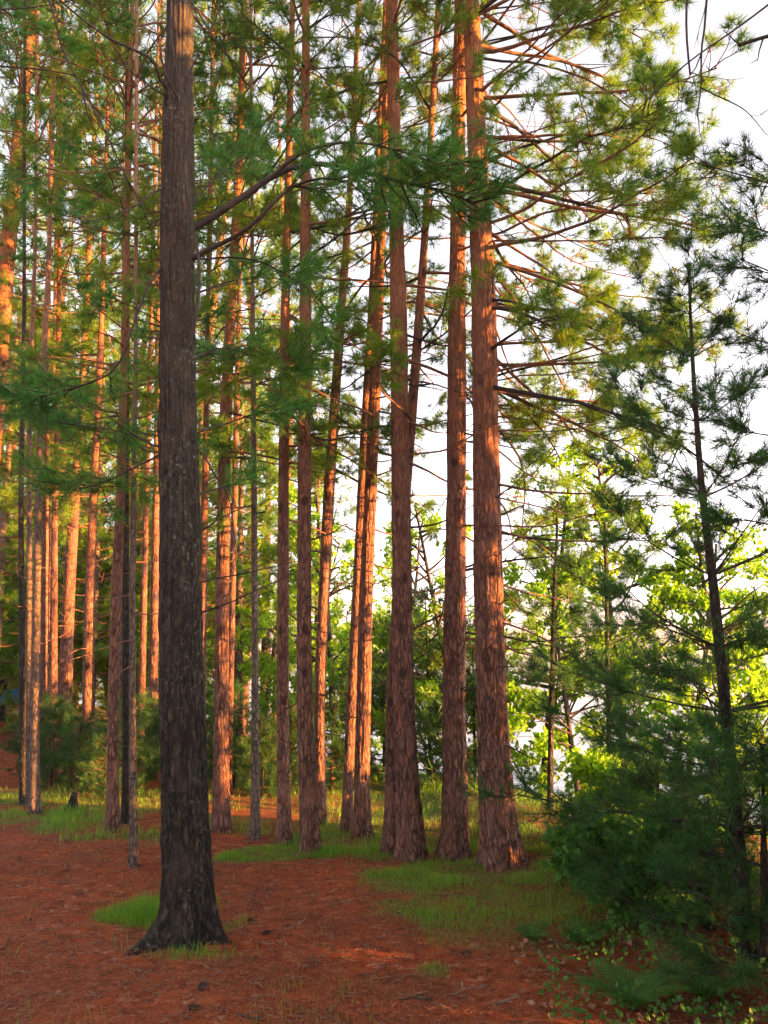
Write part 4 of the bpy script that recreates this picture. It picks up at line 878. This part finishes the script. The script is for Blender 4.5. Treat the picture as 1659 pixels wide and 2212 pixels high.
def cone_mesh():
    G = Geo(); n = 12; z = np.linspace(0, 1, n); prof = np.sin(np.pi * (z * .92 + .06)) ** .7
    G.tubes(np.stack([z * .055, z * 0, z * 0], -1), .014 * prof, 8); P, D = [], []
    for i in range(46):
        u = (i + .5) / 46; a = i * 2.4; rr = .015 * math.sin(math.pi * (u * .9 + .05)) ** .7
        P.append([u * .055, rr * math.cos(a), rr * math.sin(a)]); D.append([.35, math.cos(a), math.sin(a)])
    P, D = np.array(P), nrm(np.array(D)); s = nrm(np.cross(D, [1.0, 0, 0])) * .006
    G.tris(np.stack([P - s, P + s, P + D * .011], 1)); G.tris(np.stack([P + s, P - s, P + D * .011 + np.array([-.004, 0, 0])], 1))
    return G.mesh('pine_cone', [M['branch_dark']], smooth=False)
cm = cone_mesh()
for i, (px, py, lab) in enumerate([(405, 2182, 'dark pine cone on the needles straight below the dark foreground trunk'), (436, 2142, 'dark pine cone just below the grass at the dark foreground trunk'),
    (585, 2018, 'pine cone right of the dark foreground trunk foot'), (540, 1993, 'small pine cone near the grass right of the dark foreground trunk'), (998, 2066, 'pine cone lying left of the bright grass tuft on the slope')]):
    b = at_ground(px, py); o = tag(add('pine_cone', cm, loc=b + np.array([0, 0, .013])), lab, 'pine cone', 'pine cones on the needles'); o.rotation_euler = (0, .1, i * 1.7)
# weathered stump in the left grass, and the blue tarp at the camp beyond it
b = at_ground(157, 1748); G = Geo(); G.tubes(np.array([[0, 0, -.05], [0, 0, .03], [.01, 0, .12], [.02, 0, .17], [.02, 0, .172]]), np.array([.10, .065, .045, .04, .002]), 14)
tag(add('stump', G.mesh('stump', [M['bark_dark']], origin=(0, 0, 0)), loc=b), 'small dark stump in the grass left of the rosy pine', 'stump')
c = at_y(31, 1500, 17.5); u, v = np.meshgrid(np.linspace(-1, 1, 14), np.linspace(-1, 1, 14), indexing='ij')
P = np.stack([u * .24, v * .22, .22 - .26 * np.abs(v) ** 1.3 - .05 * u * u + .03 * np.sin(u * 7 + v * 3)], -1); i_ = np.arange(196).reshape(14, 14)
tp = mesh_np('tarp', P, quads=np.stack([i_[:-1, :-1], i_[1:, :-1], i_[1:, 1:], i_[:-1, 1:]], -1).reshape(-1, 4), mats=[plain('blue_tarp', (0.03, 0.16, 0.32), (0.05, 0.22, 0.42), 8, .5)], smooth=True)
tz = float(ground(c[0], c[1])); t = thing('tarp_shelter', (c[0], c[1], tz), 'small blue tarp draped on poles far back at the left edge', 'tarp')
o = add('tarp', tp, t, (0, 0, c[2] - tz - .1))
for sx in (-.2, .2):
    G = Geo(); G.tubes(np.array([[sx, 0, -.05], [sx, 0, c[2] - tz + .08]]), np.array([.015, .012]), 8); add('pole', G.mesh('pole', [M['branch_dark']]), t)

# ------------------------------------------------------------------ the evening air over the lake
xs = np.array([[min(c[i] for c in ob.bound_box) + ob.location[i] for i in range(3)] + [max(c[i] for c in ob.bound_box) + ob.location[i] for i in range(3)] for ob in COL.objects if ob.type == 'MESH' and ob.parent is None])
lo, hi = xs[:, :3].min(0) - 3, xs[:, 3:].max(0) + 3
hi[2] = max(hi[2], 24)
B8 = np.array([[x, y, z] for z in (lo[2], hi[2]) for y in (lo[1], hi[1]) for x in (lo[0], hi[0])])
hm = bpy.data.materials.new('haze'); hm.use_nodes = True; hm.node_tree.nodes.clear()
ho = hm.node_tree.nodes.new('ShaderNodeOutputMaterial'); hv = hm.node_tree.nodes.new('ShaderNodeVolumePrincipled')
hv.inputs['Color'].default_value = (0.86, 0.90, 0.97, 1); hv.inputs['Density'].default_value = 0.0005; hv.inputs['Anisotropy'].default_value = 0.2
hm.node_tree.links.new(hv.outputs[0], ho.inputs['Volume'])
tag(add('haze', mesh_np('haze', B8, quads=[[0, 2, 3, 1], [4, 5, 7, 6], [0, 1, 5, 4], [2, 6, 7, 3], [0, 4, 6, 2], [1, 3, 7, 5]], mats=[hm])), 'thin pale air over the lake that fades the far shore', 'haze', kind='stuff')
